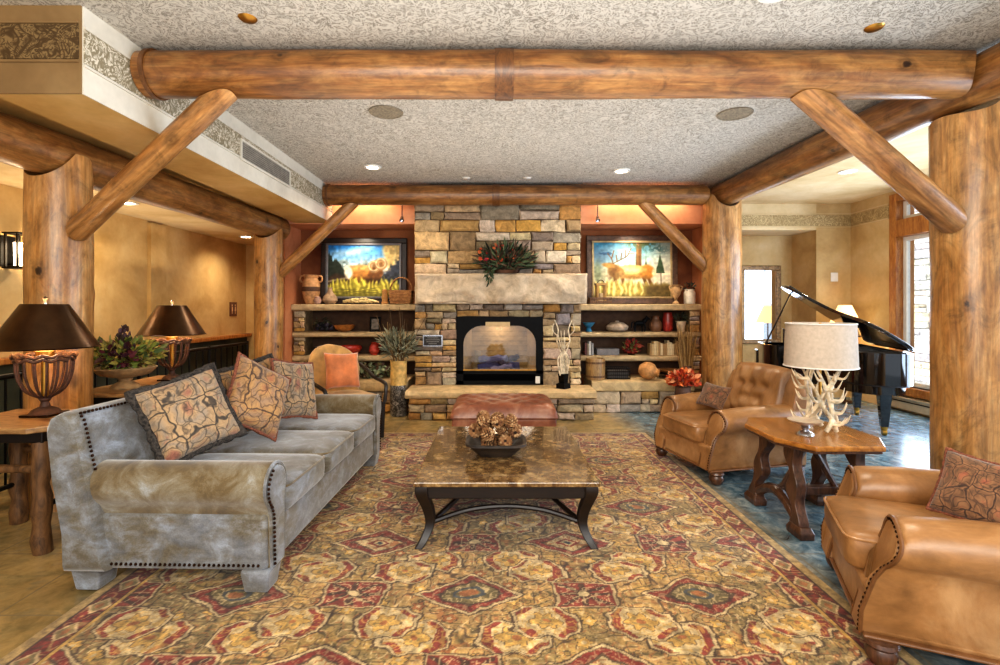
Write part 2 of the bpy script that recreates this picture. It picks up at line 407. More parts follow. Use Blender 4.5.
# ------------------------------------------------------------------ rubble stone facing
STONES = ['#c0a078', '#cdae82', '#d6bc92', '#a58a68', '#c79c60', '#b09a80', '#9a8c7c', '#d0b898', '#b98a50', '#a88e70', '#d2bea2', '#8d7c68', '#c99c54', '#b8a488', '#a89c90']
def stones(mb, x0, x1, z0, z1, y, seed, hmin=.07, hmax=.2, wmin=.1, wmax=.42, out=.055, face=-1, axis='y', pal=STONES):
    """Irregular coursed stones over a rectangle of the plane y (or x when axis='x')."""
    r = random.Random(seed)
    def one(a0, a1, b0, b1):
        g = .007; a0 += g; a1 -= g; b0 += g; b1 -= g
        if a1 - a0 < .015 or b1 - b0 < .015: return
        d = out * r.uniform(.25, 1.0); e = min(.022, (a1 - a0) * .3, (b1 - b0) * .3); j = lambda k: r.uniform(-k, k)
        ring0 = [(a0, b0), (a1, b0), (a1, b1), (a0, b1)]
        m = lambda p, q, t: (p[0] + (q[0] - p[0]) * t, p[1] + (q[1] - p[1]) * t)
        R0 = []; R1 = []; R2 = []
        for k in range(4):
            p, q = ring0[k], ring0[(k + 1) % 4]
            for tt in (0, .5):
                w = m(p, q, tt); cx, cz = (a0 + a1) / 2, (b0 + b1) / 2
                w = (w[0] + j(.011), w[1] + j(.009)); R0.append((w[0], w[1], -.02)); R1.append((w[0], w[1], d * .55))
                f = lambda u, c, h: c + (u - c) * max(.3, 1 - e / max(h, .02))
                R2.append((f(w[0], cx, (a1 - a0) / 2), f(w[1], cz, (b1 - b0) / 2), d + j(.014)))
        h = C(r.choice(pal)); v = r.uniform(.78, 1.16); cc = (h[0] * v, h[1] * v * r.uniform(.95, 1.04), h[2] * v * r.uniform(.85, 1.1))
        rings = []
        for R in (R0, R1, R2):
            rings.append([((p[0], y + face * p[2], p[1]) if axis == 'y' else (y + face * p[2], p[0], p[1])) for p in R])
        mb.loft(rings, True, False, None, cc)
    def row(b0, b1, a0, a1):
        a = a0
        while a < a1 - 1e-6:
            w = r.uniform(wmin, wmax) * (1.2 if b1 - b0 > .12 else .9)
            if a1 - (a + w) < wmin * .8: w = a1 - a
            if b1 - b0 > .13 and r.random() < .38:
                k = r.uniform(.38, .62); bm_ = b0 + (b1 - b0) * k
                if r.random() < .5 and w > .2:
                    ww = w * r.uniform(.4, .6); one(a, a + ww, b0, bm_); one(a + ww, a + w, b0, bm_); one(a, a + w, bm_, b1)
                else: one(a, a + w, b0, bm_); one(a, a + w, bm_, b1)
            else: one(a, a + w, b0, b1)
            a += w
    b = z0
    while b < z1 - 1e-6:
        h = r.uniform(hmin, hmax)
        if z1 - (b + h) < hmin * .8: h = z1 - b
        row(b, b + h, x0, x1); b += h
def slab(mb, x0, x1, y0, y1, z0, z1, seed=0, rag=.012, c='#c3a981', n=14):
    """A hewn stone slab with a ragged front edge (front is the y0 side)."""
    r = random.Random(seed); rings = []; cc = C(c)
    for i in range(n + 1):
        x = x0 + (x1 - x0) * i / n; a = r.uniform(-rag, rag); b = r.uniform(-rag, rag)
        zt = z1 - r.uniform(0, .004)
        rings.append([(x, y1, z0), (x, y1, z1), (x, y0 + .03, zt), (x, y0 + abs(a) * .5, z1 - .018), (x, y0 + b, (z0 + z1) / 2), (x, y0 + abs(a), z0 + .016), (x, y0 + .03, z0)])
    mb.loft(rings, True, False, None, cc[:3])

# ------------------------------------------------------------------ the room shell
XL, XR = -4.5, 5.96
def struct(name, mb, mat, parent=None, **k):
    o = mb.build(name, mat, parent, smooth=0, **k)
    if not parent: S(o)
    return o
struct('floor', MB().b2(XL, XR, -1.2, 9.15, -.08, 0), M['floor'])
struct('ceiling', MB().b2(-2.9, 3.4, -1.2, 7.95, CEIL, CEIL + .08), M['ceiling_paper'])
struct('ceiling', MB().b2(3.4, XR, -1.2, 9.15, CEIL, CEIL + .08), M['cream'])
struct('ceiling', MB().b2(XL, -3.72, -1.2, 9.1, 2.63, 2.88), M['cream'])
# dropped soffit along the left side, with its patterned band
sf = struct('ceiling', MB().b2(-2.93, -2.4, 2.9, 7.9, 2.74, CEIL).b2(-3.72, -2.93, -1.2, 9.1, 2.86, CEIL), M['warmlit_cream']); sf.name = 'ceiling_soffit'
sfw = MB().b2(-2.4, -2.392, 2.9, 7.3, 2.74, CEIL); struct('wall_soffit', sfw, M['offwhite'])
struct('trim_1', MB().b2(-2.392, -2.386, 2.9, 7.3, 2.92, 3.12), M['frieze'])
tb = MB()
for z in (2.905, 3.125): tb.b2(-2.392, -2.380, 2.9, 7.3, z - .006, z + .006)
struct('trim_2', tb, M['offwhite'])
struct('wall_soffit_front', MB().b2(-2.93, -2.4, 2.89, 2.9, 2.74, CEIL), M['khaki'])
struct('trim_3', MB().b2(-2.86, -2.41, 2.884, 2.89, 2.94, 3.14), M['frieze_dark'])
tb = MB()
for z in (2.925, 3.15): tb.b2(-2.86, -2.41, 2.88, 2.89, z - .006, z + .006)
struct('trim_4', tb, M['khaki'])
# left hall
struct('wall_left', MB().b2(XL - .12, XL, -1.2, 9.15, 0, 2.7), M['ochre'])
struct('wall_left_pilaster', MB().b2(XL, XL + .05, 6.45, 6.75, 1.1, 2.6), M['ochre'])
struct('wall_left_lower', MB().b2(XL, XL + .02, -1.2, 9.0, 0, 1.0), M['green'])
struct('trim_5', MB().b2(XL, XL + .12, -1.2, 9.0, .99, 1.05), M['trimwood'], bevel=.01)
struct('wall_hall_end', MB().b2(XL, -3.08, 9.0, 9.15, 0, 2.7), M['ochre'])
# fireplace wall: niches either side of the chimney
struct('wall_back', MB().b2(-3.08, 3.1, 7.9, 8.0, 0, CEIL), M['maroon'])
struct('wall_niche_left', MB().b2(-3.2, -3.08, 7.3, 9.15, 0, CEIL), M['terracotta'])
struct('wall_niche_right', MB().b2(3.1, 3.3, 7.3, 9.15, 0, CEIL), M['terracotta'])
struct('wall_header_left', MB().b2(-3.08, -1.17, 7.3, 7.9, 2.73, CEIL), M['peach'])
struct('wall_header_right', MB().b2(1.22, 3.1, 7.3, 7.9, 2.73, CEIL), M['peach'])
# piano room
struct('wall_recess', MB().b2(3.3, XR, 9.1, 9.2, 0, CEIL), M['beige'])
struct('wall_recess_side', MB().b2(5.38, XR, 8.4, 9.1, 0, CEIL), M['beige'])
struct('wall_recess_header', MB().b2(3.3, 5.38, 8.4, 9.1, 2.81, CEIL), M['cream'])
struct('trim_6', MB().b2(3.3, XR, 8.392, 8.4, 2.88, 3.06), M['frieze_beige'])
tb = MB()
for z in (2.86, 3.08): tb.b2(3.3, XR, 8.386, 8.4, z - .007, z + .007)
struct('trim_7', tb, M['cream'])
# right wall with the tall window
WY0, WY1 = 4.3, 7.42
wr = MB()
wr.b2(XR, XR + .25, -1.2, 1.4, 0, CEIL); wr.b2(XR, XR + .25, 3.9, WY0, 0, CEIL); wr.b2(XR, XR + .25, WY1, 9.2, 0, CEIL)
wr.b2(XR, XR + .25, WY0, WY1, 0, .36); wr.b2(XR, XR + .25, WY0, WY1, 3.1, CEIL)
wr.b2(XR, XR + .25, 1.4, 3.9, 0, .36); wr.b2(XR, XR + .25, 1.4, 3.9, 3.1, CEIL)
struct('wall_right', wr, M['beige'])
struct('trim_8', MB().b2(XR - .008, XR, WY1 + .16, 8.4, 2.88, 3.06), M['frieze_beige'])
tb = MB()
for z in (2.86, 3.08): tb.b2(XR - .014, XR, WY1 + .16, 8.4, z - .007, z + .007)
struct('trim_9', tb, M['cream'])
def window(name, y0, y1):
    w = MB()
    w.b2(XR - .03, XR + .25, y0 - .13, y0, .24, 3.2); w.b2(XR - .03, XR + .25, y1, y1 + .13, .24, 3.2)
    w.b2(XR - .03, XR + .25, y0, y1, 3.08, 3.2); w.b2(XR - .03, XR + .22, y0, y1, 2.55, 2.8); w.b2(XR - .07, XR + .25, y0, y1, .24, .36)
    r = S(w.build(name, M['trimwood'], None, 0, bevel=.008))
    f = MB(); ym = (y0 + y1) / 2
    for a, b in ((y0, ym), (ym, y1)):
        for z0, z1 in ((.36, 2.55), (2.8, 3.08)):
            f.b2(XR + .08, XR + .14, a, a + .06, z0, z1); f.b2(XR + .08, XR + .14, b - .06, b, z0, z1)
            f.b2(XR + .08, XR + .14, a + .06, b - .06, z0, z0 + .06); f.b2(XR + .08, XR + .14, a + .06, b - .06, z1 - .06, z1)
    f.build('window_frame', M['white'], r, 0, bevel=.006)
    MB().b2(XR + .105, XR + .112, y0 + .05, y1 - .05, .4, 2.52).build('window_pane', M['glass'], r, 0)
    MB().b2(XR + .105, XR + .112, y0 + .05, y1 - .05, 2.84, 3.04).build('window_pane', M['glass'], r, 0)
window('window_1', WY0, WY1)
window('window_2', 1.4, 3.9)
bb = MB(); bb.b2(XR - .02, XR, WY0, 8.4, 0, .0); 
struct('baseboard_right', MB().b2(XR - .02, XR, 7.75, 8.4, 0, .12), M['cream'])
# pale stone building and snowy ground outside
ex = MB(); stones(ex, 2.0, 18.0, -.4, 5.0, 11.0, 5, .22, .42, .4, 1.1, .05, -1, 'x', ['#cfcac2', '#d8d2c6', '#c3bdb4', '#e0dbd2', '#cdbfa8'])
ex.b2(11.0, 11.3, 2.0, 18.0, -.5, 5.0, C('#b0aaa2')[:3]); S(ex.build('exterior_wall', M['stone'], None, 0))
struct('exterior_ground', MB().b2(XR + .25, 22, -6, 22, -.6, -.5), plain('snow', '#e8ecf2', .8, 0, .03))

# ------------------------------------------------------------------ logs
def cyl_hit(p, d, ax, ad, R, far=False):
    """Distance along p + t d to the cylinder (ax, ad, R); the closest approach when it misses."""
    ad = ad.normalized(); w = p - ax
    dp = d - ad * d.dot(ad); wp = w - ad * w.dot(ad)
    a = dp.dot(dp); b = 2 * dp.dot(wp); c = wp.dot(wp) - R * R; q = b * b - 4 * a * c
    if q < 0: return -b / (2 * a)
    s = math.sqrt(q); return (-b - s) / (2 * a) if not far else (-b + s) / (2 * a)
def log(name, p0, p1, r, mat, label, cat, cope0=None, cope1=None, group=None, seed=0, r1=None, n=32):
    """A peeled log from p0 to p1; cope = (axis point, axis dir, radius) saddles that end against another log."""
    p0, p1 = Vector(p0), Vector(p1); d = (p1 - p0); L = d.length; d.normalize(); r1 = r1 or r
    q = d.to_track_quat('Z', 'Y'); a, b = q @ Vector((1, 0, 0)), q @ Vector((0, 1, 0))
    rg = random.Random(seed); kn = [(rg.uniform(0, L), rg.uniform(0, 2 * PI), rg.uniform(.04, .08)) for _ in range(int(L * 2.2) + 1)]
    def rad(t, an):
        R = r + (r1 - r) * t / L
        w = 1 - .05 + .05 * mnoise.noise(Vector((seed * 3.1, t * .9, 0))) + .028 * mnoise.noise(Vector((math.cos(an) * 1.3, math.sin(an) * 1.3, t * 1.6 + seed)))
        for kt, ka, kr in kn:
            da = (an - ka + PI) % (2 * PI) - PI; w += .03 * math.exp(-((t - kt) ** 2 + (da * R) ** 2) / kr ** 2)
        return R * min(w, 1.0)
    m = max(3, int(L / .06)); vs = []
    def ends(off):
        t0, t1 = 0.0, L
        if cope0: t0 = cyl_hit(p0 + off, d, *cope0, far=True) + .002
        if cope1: t1 = cyl_hit(p0 + off, d, *cope1) - .002
        return t0, t1
    for i in range(m + 1):
        for j in range(n):
            an = 2 * PI * j / n; e = a * math.cos(an) + b * math.sin(an)
            t0, t1 = ends(e * r * .97); t = t0 + (t1 - t0) * i / m
            vs.append(p0 + d * t + e * rad(t, an))
    fs = [(i * n + j, i * n + (j + 1) % n, (i + 1) * n + (j + 1) % n, (i + 1) * n + j) for i in range(m) for j in range(n)]
    for side, first in ((0, 0), (1, m * n)):
        prev = list(range(first, first + n))
        for k in (.9, .78, .62, .45, .28, .12):
            cur = []
            for j in range(n):
                an = 2 * PI * j / n; off = (a * math.cos(an) + b * math.sin(an)) * r * .95 * k; cur.append(len(vs)); vs.append(p0 + off + d * ends(off)[side])
            fs += [(prev[j], prev[(j + 1) % n], cur[(j + 1) % n], cur[j]) for j in range(n)]; prev = cur
        c0 = len(vs); vs.append(p0 + d * ends(Vector((0, 0, 0)))[side]); fs += [(c0, prev[(j + 1) % n], prev[j]) for j in range(n)]
    inv = (Matrix.Translation(p0) @ q.to_matrix().to_4x4()).inverted()
    mb = MB(); mb.add([inv @ v for v in vs], fs)
    o = mb.build(name, mat, None, 50); o.location = p0; o.rotation_mode = 'QUATERNION'; o.rotation_quaternion = q
    o['kind'] = 'thing'; return tag(o, label, cat, group)
Z3 = Vector((0, 0, 1))
def ax(p, q, R): return (Vector(p), (Vector(q) - Vector(p)).normalized(), R)
CL = (-3.36, 3.85); CR = (3.46, 3.64); FL_ = (-3.18, 7.0); FR = (3.16, 7.0)
zl, zr = 2.655, 3.065
AL = ax((*CL, zl + .01), (*FL_, zl), .198); AR = ax((3.30, CR[1], zr), (FR[0], FR[1], zr + .01), .196)
ALb = Vector((*CL, zl)) ; ARb = Vector((*CR, zr))
def along(A, y): return A[0] + A[1] * ((y - A[0].y) / A[1].y)
BF = ax((-2.38, 3.4, CEIL - .165), (3.4, 3.4, CEIL - .165), .16); BB = ax((-2.38, 6.98, CEIL - .175), (3.2, 6.98, CEIL - .175), .145)
colLn = ax((*CL, 0), (*CL, 1), .225); colRn = ax((*CR, 0), (*CR, 1), .24); colLf = ax((*FL_, 0), (*FL_, 1), .2); colRf = ax((*FR, 0), (*FR, 1), .275)
log('log_post', (*CL, 0), (*CL, zl), .225, M['log_post'], 'thick peeled log post beside the table lamps, its base behind the grey sofa', 'log post', None, AL, 'peeled log posts', 3, .215)
log('log_post', (*CR, 0), (*CR, zr), .24, M['log_post'], 'thick honey-coloured log post nearest the tall window, behind the front armchair', 'log post', None, AR, 'peeled log posts', 4)
log('log_post', (*FL_, 0), (*FL_, zl), .2, M['log_post'], 'slim log post at the far end of the black stair railing', 'log post', None, AL, 'peeled log posts', 5)
log('log_post', (*FR, 0), (*FR, zr), .27, M['log_post'], 'log post between the right-hand bookshelves and the grand piano', 'log post', None, AR, 'peeled log posts', 6)
log('log_beam', along(AL, 1.6), along(AL, 7.29), .18, M['log_front'], 'log beam running lengthwise over the stair railing, below the soffit', 'log beam', None, None, 'log ceiling beams', 11)
log('log_beam', along(AR, 1.2), along(AR, 7.29), .175, M['log_front'], 'log beam running lengthwise along the ceiling on the piano side', 'log beam', None, None, 'log ceiling beams', 12)
bf = log('log_beam', BF[0], (3.42, 3.4, CEIL - .165), .16, M['log_front'], 'thick log beam crossing the ceiling nearest the camera', 'log beam', None, AR, 'log ceiling beams', 13)
bb_ = log('log_beam', BB[0], (3.2, 6.98, CEIL - .175), .145, M['log_front'], 'far log beam crossing the ceiling in front of the stone chimney', 'log beam', None, colRf, 'log ceiling beams', 14)
def collar(bm_, x, r, w, y, z):
    o = MB().lathe([(r * .9, -w / 2), (r * 1.02, -w / 2), (r * 1.02, w / 2), (r * .9, w / 2)], 32).build('splice_band', M['collar'], None, 30)
    o.parent = bm_; o.matrix_parent_inverse = Matrix()
    o.location = (0, 0, x - bm_.location.x)
collar(bf, .055, .16, .125, 3.4, 0); collar(bb_, 0.0, .15, .1, 6.98, 0); collar(bf, -2.31, .16, .03, 0, 0); collar(bb_, -2.33, .15, .03, 0, 0)
log('log_brace', (-1.86, 3.4, 2.955), (CL[0], 3.84, 1.96), .086, M['log_brace'], 'slanted log brace from the front beam down to the post by the lamps', 'log brace', BF, colLn, 'slanted log braces', 21)
log('log_brace', (2.08, 3.4, 2.99), (CR[0], 3.6, 1.98), .098, M['log_brace'], 'slanted log brace from the front beam to the post by the window', 'log brace', BF, colRn, 'slanted log braces', 22)
log('log_brace', (-1.98, 6.98, 2.98), (FL_[0], 7.0, 1.83), .082, M['log_brace'], 'slanted log brace in front of the ram painting', 'log brace', BB, colLf, 'slanted log braces', 23)
log('log_brace', (2.05, 6.98, 2.98), (FR[0], 7.0, 1.84), .088, M['log_brace'], 'slanted log brace in front of the elk painting', 'log brace', BB, colRf, 'slanted log braces', 24)

# ------------------------------------------------------------------ fireplace
fp = T('fireplace', 'floor-to-ceiling rubble stone fireplace with a hewn mantel and black gas firebox', 'fireplace', (0.03, 7.2, 0))
FX0, FX1 = -1.2, 1.19            # chimney, local
BX0, BX1, BZ0, BZ1 = -.60, .645, .40, 1.375
mb = MB()
stones(mb, FX0, FX1, 1.99, 3.2, 0, 21, .12, .3, .14, .5)
stones(mb, FX0, BX0, .39, 1.56, 0, 22, .08, .2, .1, .34)
stones(mb, BX1, FX1, .39, 1.56, 0, 23, .08, .2, .1, .34)
stones(mb, BX0, BX1, BZ1, 1.56, 0, 24, .08, .1, .15, .4)
k = C('#5f4c38')[:3]
mb.b2(FX0, BX0, .008, .69, .0, CEIL - .01, k); mb.b2(BX1, FX1, .008, .69, .0, CEIL - .01, k)
mb.b2(BX0, BX1, .008, .69, BZ1, CEIL - .01, k); mb.b2(BX0, BX1, .45, .69, 0, BZ1, k); mb.b2(BX0, BX1, .008, .45, 0, BZ0, k)
stones(mb, .02, .3, 1.57, CEIL, FX0, 25, .09, .2, .1, .3, .008, -1, 'x'); stones(mb, .02, .3, 1.57, CEIL, FX1, 26, .09, .2, .1, .3, .008, 1, 'x')
mb.build('chimney_breast', M['stone'], fp, 30)
# mantel: one huge riven block
def riven(x0, x1, y0, y1, z0, z1):
    nx, nz = 60, 16; mbm = MB(); vs = []
    for i in range(nx + 1):
        for j in range(nz + 1):
            x = x0 + (x1 - x0) * i / nx; z = z0 + (z1 - z0) * j / nz
            d = .07 * mnoise.fractal(Vector((x * 2.1, z * 3, 4.2)), 1, 2, 4) + .03 * abs(mnoise.noise(Vector((x * 3.3 + z * 2, z * 2.2, 9)))) - .035 * max(0, (z0 + .2 - z) / .2) * (1 if (x * 1.9) % 1.6 < .7 else .3)
            e = min((x - x0), (x1 - x), (z - z0), (z1 - z)); d -= .04 * max(0, 1 - e / .03)
            vs.append((x, y0 - d, z))
    fs = [(i * (nz + 1) + j, (i + 1) * (nz + 1) + j, (i + 1) * (nz + 1) + j + 1, i * (nz + 1) + j + 1) for i in range(nx) for j in range(nz)]
    cs = C('#c9b498')[:3]; mbm.add(vs, fs, None, cs); mbm.b2(x0 + .004, x1 - .004, y0 + .045, y1, z0 + .003, z1 - .003, cs); return mbm
riven(-1.17, 1.25, -.2, -.0, 1.56, 1.985).build('mantel', M['slabstone'], fp, 35)
mb = MB(); stones(mb, -1.2, 1.28, 0, .29, -.5, 31, .1, .2, .14, .45); stones(mb, -.48, 0, 0, .29, 1.28, 32, .1, .2, .1, .3, .012, 1, 'x'); stones(mb, -.48, 0, 0, .29, -1.2, 33, .1, .2, .1, .3, .012, -1, 'x')
mb.b2(-1.2, 1.28, -.48, 0, 0, .29, k); mb.build('hearth_base', M['stone'], fp, 30)
mb = MB(); slab(mb, -1.24, 1.31, -.56, 0, .29, .392, 4, .016, '#cfb285', 26); mb.build('hearth_slab', M['slabstone'], fp, 35)
# firebox
fb = MB(); y0, y1 = -.02, .03
AX0, AX1, AZ0, AZ1 = -.5, .545, .6, 1.245
fb.b2(BX0, BX1, y0, y1, BZ0, .455); fb.b2(BX0, BX1, y0, y1, .555, AZ0); fb.b2(BX0, AX0, y0, y1, BZ0, BZ1); fb.b2(AX1, BX1, y0, y1, BZ0, BZ1); fb.b2(AX0, AX1, y0, y1, AZ1, BZ1)
for sx, cx in ((-1, AX0), (1, AX1)):      # rounded upper corners of the arched opening
    R = .27; pts = [(cx, AZ1)] + [(cx - sx * R + sx * R * math.cos(a), AZ1 - R + R * math.sin(a)) for a in np.linspace(0, PI / 2, 10)]
    fb.loft([[(x, y0 + .001, z) for x, z in pts], [(x, y1 - .001, z) for x, z in pts]])
for q in range(4): fb.box((.02, .02, .467 + q * .022), (1.2, .03, .008), (.5, 0, 0))
box = fb.build('firebox', M['black'], fp, 30)
ins = MB(); bc = C('#c2a880')[:3]
ins.b2(AX0 - .02, AX1 + .02, .42, .44, .5, 1.3, bc); 
ins.add([(AX0 - .04, .03, .56), (AX0 + .1, .42, .56), (AX0 + .1, .42, 1.3), (AX0 - .04, .03, 1.3)], [(0, 1, 2, 3)], None, bc)
ins.add([(AX1 + .04, .03, .56), (AX1 - .1, .42, .56), (AX1 - .1, .42, 1.3), (AX1 + .04, .03, 1.3)], [(3, 2, 1, 0)], None, bc)
ins.b2(AX0 - .04, AX1 + .04, .03, .43, .54, .56, C('#3a342e')[:3]); ins.b2(AX0 - .04, AX1 + .04, .03, .43, 1.28, 1.3, bc)
for zz in np.arange(.62, 1.28, .075): ins.b2(AX0 + .1, AX1 - .1, .414, .42, zz, zz + .005, C('#8a744f')[:3])
ins.build('firebrick_lining', M['slabstone'], box, 0)
def billet(p, q, r, c):
    m = MB(); a, b = Vector(p), Vector(q); pts = [a.lerp(b, i / 6) + Vector((0, 0, .012 * math.sin(i * 2.1))) for i in range(7)]
    m.tube(pts, [r * (1 + .12 * math.sin(i * 1.7)) for i in range(7)], 10, False, C(c)[:3]); m.build('log', M['conecol'], box, 50)
billet((-.3, .16, .62), (.25, .2, .63), .055, '#4c5290'); billet((-.2, .26, .66), (.32, .24, .64), .06, '#666ca8'); billet((-.28, .24, .73), (.14, .18, .76), .05, '#7a80bc'); billet((.02, .14, .68), (.3, .3, .78), .04, '#4a486a')  # blue-violet of the window's reflection is painted into the log colours
billet((-.34, .3, .6), (-.3, .3, .86), .05, '#b7a68c'); billet((-.1, .1, .6), (.2, .12, .66), .035, '#8d8fc8')
MB().b2(AX0, AX1, .012, .016, AZ0, AZ1).build('firebox_glass', M['fireglass'], box, 0)
MB().b2(AX0, AX1, -.024, -.012, AZ0, AZ0 + .018).build('bottom_rail', M['brass'], box, 0)
MB().b2(-.18, .17, -.03, -.02, 1.235, 1.3).build('hood_plate', plain('hood_tan', '#a58a62', .4, .4), box, 0)
mb = MB().b2(.535, .60, -.05, -.022, .42, .52); tm = mb.build('thermostat', M['white'], None, 0, bevel=.006); tm.location = (.03, 7.2, 0)
tag(tm, 'small white thermostat box at the lower right corner of the firebox', 'thermostat')

# ------------------------------------------------------------------ shelves
def shelves(x0, x1, px0, px1, label, seed, bx0, bx1, notch=None):
    r = T('stone_bookshelf', label, 'bookshelf', ((x0 + x1) / 2, 7.55, 0)); ox = (x0 + x1) / 2
    x0 -= ox; x1 -= ox; bx0 -= ox; bx1 -= ox
    for q, (za, zb) in enumerate(((1.46, 1.562), (1.06, 1.137), (.695, .782))):
        mb = MB(); slab(mb, x0, x1, -.05 if q == 0 else -.02, .34, za, zb, seed + q, .012, '#bfa67f', 18); mb.build('shelf', M['slabstone'], r, 35)
    for a, b in ((px0 - ox, px1 - ox),):
        mb = MB()
        for (z0, z1) in ((.46, .693), (.784, 1.058), (1.139, 1.458)):
            stones(mb, a + .005, b - .005, z0, z1, .0, seed + 7, .06, .12, .08, .2, .02); mb.b2(a + .005, b - .005, .003, .33, z0, z1, C('#7b6548')[:3])
        mb.build('side_pillar', M['stone'], r, 30)
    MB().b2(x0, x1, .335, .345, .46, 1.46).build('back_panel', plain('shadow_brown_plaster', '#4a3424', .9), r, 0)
    mb = MB(); stones(mb, bx0, bx1, 0, .3, -.35, seed + 9, .1, .2, .14, .4); mb.b2(bx0, bx1, -.33, .34, 0, .3, C('#5f4c38')[:3])
    if notch: mb.b2(bx1, x1, -.22, .34, 0, .3, C('#8f7350')[:3])
    mb.build('bench_base', M['stone'], r, 30)
    mb = MB(); slab(mb, bx0, bx1, -.4, .34, .302, .45, seed + 11, .02, '#c9ad80', 20)
    if notch: slab(mb, bx1, x1, -.24, .34, .302, .45, seed + 12, .01, '#c9ad80', 5)
    mb.build('bench_slab', M['slabstone'], r, 35)
    return r
shelves(-3.07, -1.19, -3.06, -2.88, 'stone-slab bookshelf built in on the ram-painting side of the chimney', 50, -3.07, -1.27)
shelves(1.265, 3.09, 2.92, 3.08, 'stone-slab bookshelf built in on the elk-painting side of the chimney', 70, 1.375, 2.84, True)
ST = 1.563   # top of the top slab
S2, S3, SB = 1.138, .783, .452

# ------------------------------------------------------------------ paintings
def painting(cx, w, h, art, label, frame_c, inner_c, tilt=.03):
    r = T('framed_painting', label, 'painting', (cx, 7.79, ST), 0)
    r.rotation_euler = (-tilt, 0, 0)
    fw = .085; f = MB()
    for (a, b, c_, d) in ((-w / 2, w / 2, 0, fw), (-w / 2, w / 2, h - fw, h), (-w / 2, -w / 2 + fw, fw, h - fw), (w / 2 - fw, w / 2, fw, h - fw)): f.b2(a, b, -.03, .03, c_, d)
    f.build('frame', frame_c, r, 0, bevel=.012)
    f = MB(); i = fw; g = .03
    for (a, b, c_, d) in ((-w / 2 + i, w / 2 - i, i, i + g), (-w / 2 + i, w / 2 - i, h - i - g, h - i), (-w / 2 + i, -w / 2 + i + g, i + g, h - i - g), (w / 2 - i - g, w / 2 - i, i + g, h - i - g)): f.b2(a, b, -.036, -.012, c_, d)
    f.build('inner_frame', inner_c, r, 0, bevel=.006)
    nx, ny = 150, 110; m = fw + g * .5; u, v = np.meshgrid(np.linspace(0, 1, nx), np.linspace(0, 1, ny))
    P = np.stack([-w / 2 + m + u * (w - 2 * m), np.full_like(u, -.01), m + v * (h - 2 * m)], -1)
    grid_mesh('canvas', P, art(u, v), M['paint'], r); return r
def lay(img, mask, c, a=1.0):
    m = np.clip(mask, 0, 1)[..., None] * a; return img * (1 - m) + np.asarray(c) * m
def soft(d, w=.02): return np.clip(.5 - d / w, 0, 1)
def ell(u, v, cx, cy, a, b, rot=0):
    c, s = math.cos(rot), math.sin(rot); x, y = u - cx, v - cy; x, y = x * c + y * s, -x * s + y * c
    return (np.sqrt((x / a) ** 2 + (y / b) ** 2) - 1) * min(a, b)
def seg(u, v, x0, y0, x1, y1, w):
    dx, dy = x1 - x0, y1 - y0; t = np.clip(((u - x0) * dx + (v - y0) * dy) / (dx * dx + dy * dy), 0, 1)
    return np.hypot(u - x0 - t * dx, v - y0 - t * dy) - w
hx = hexrgb
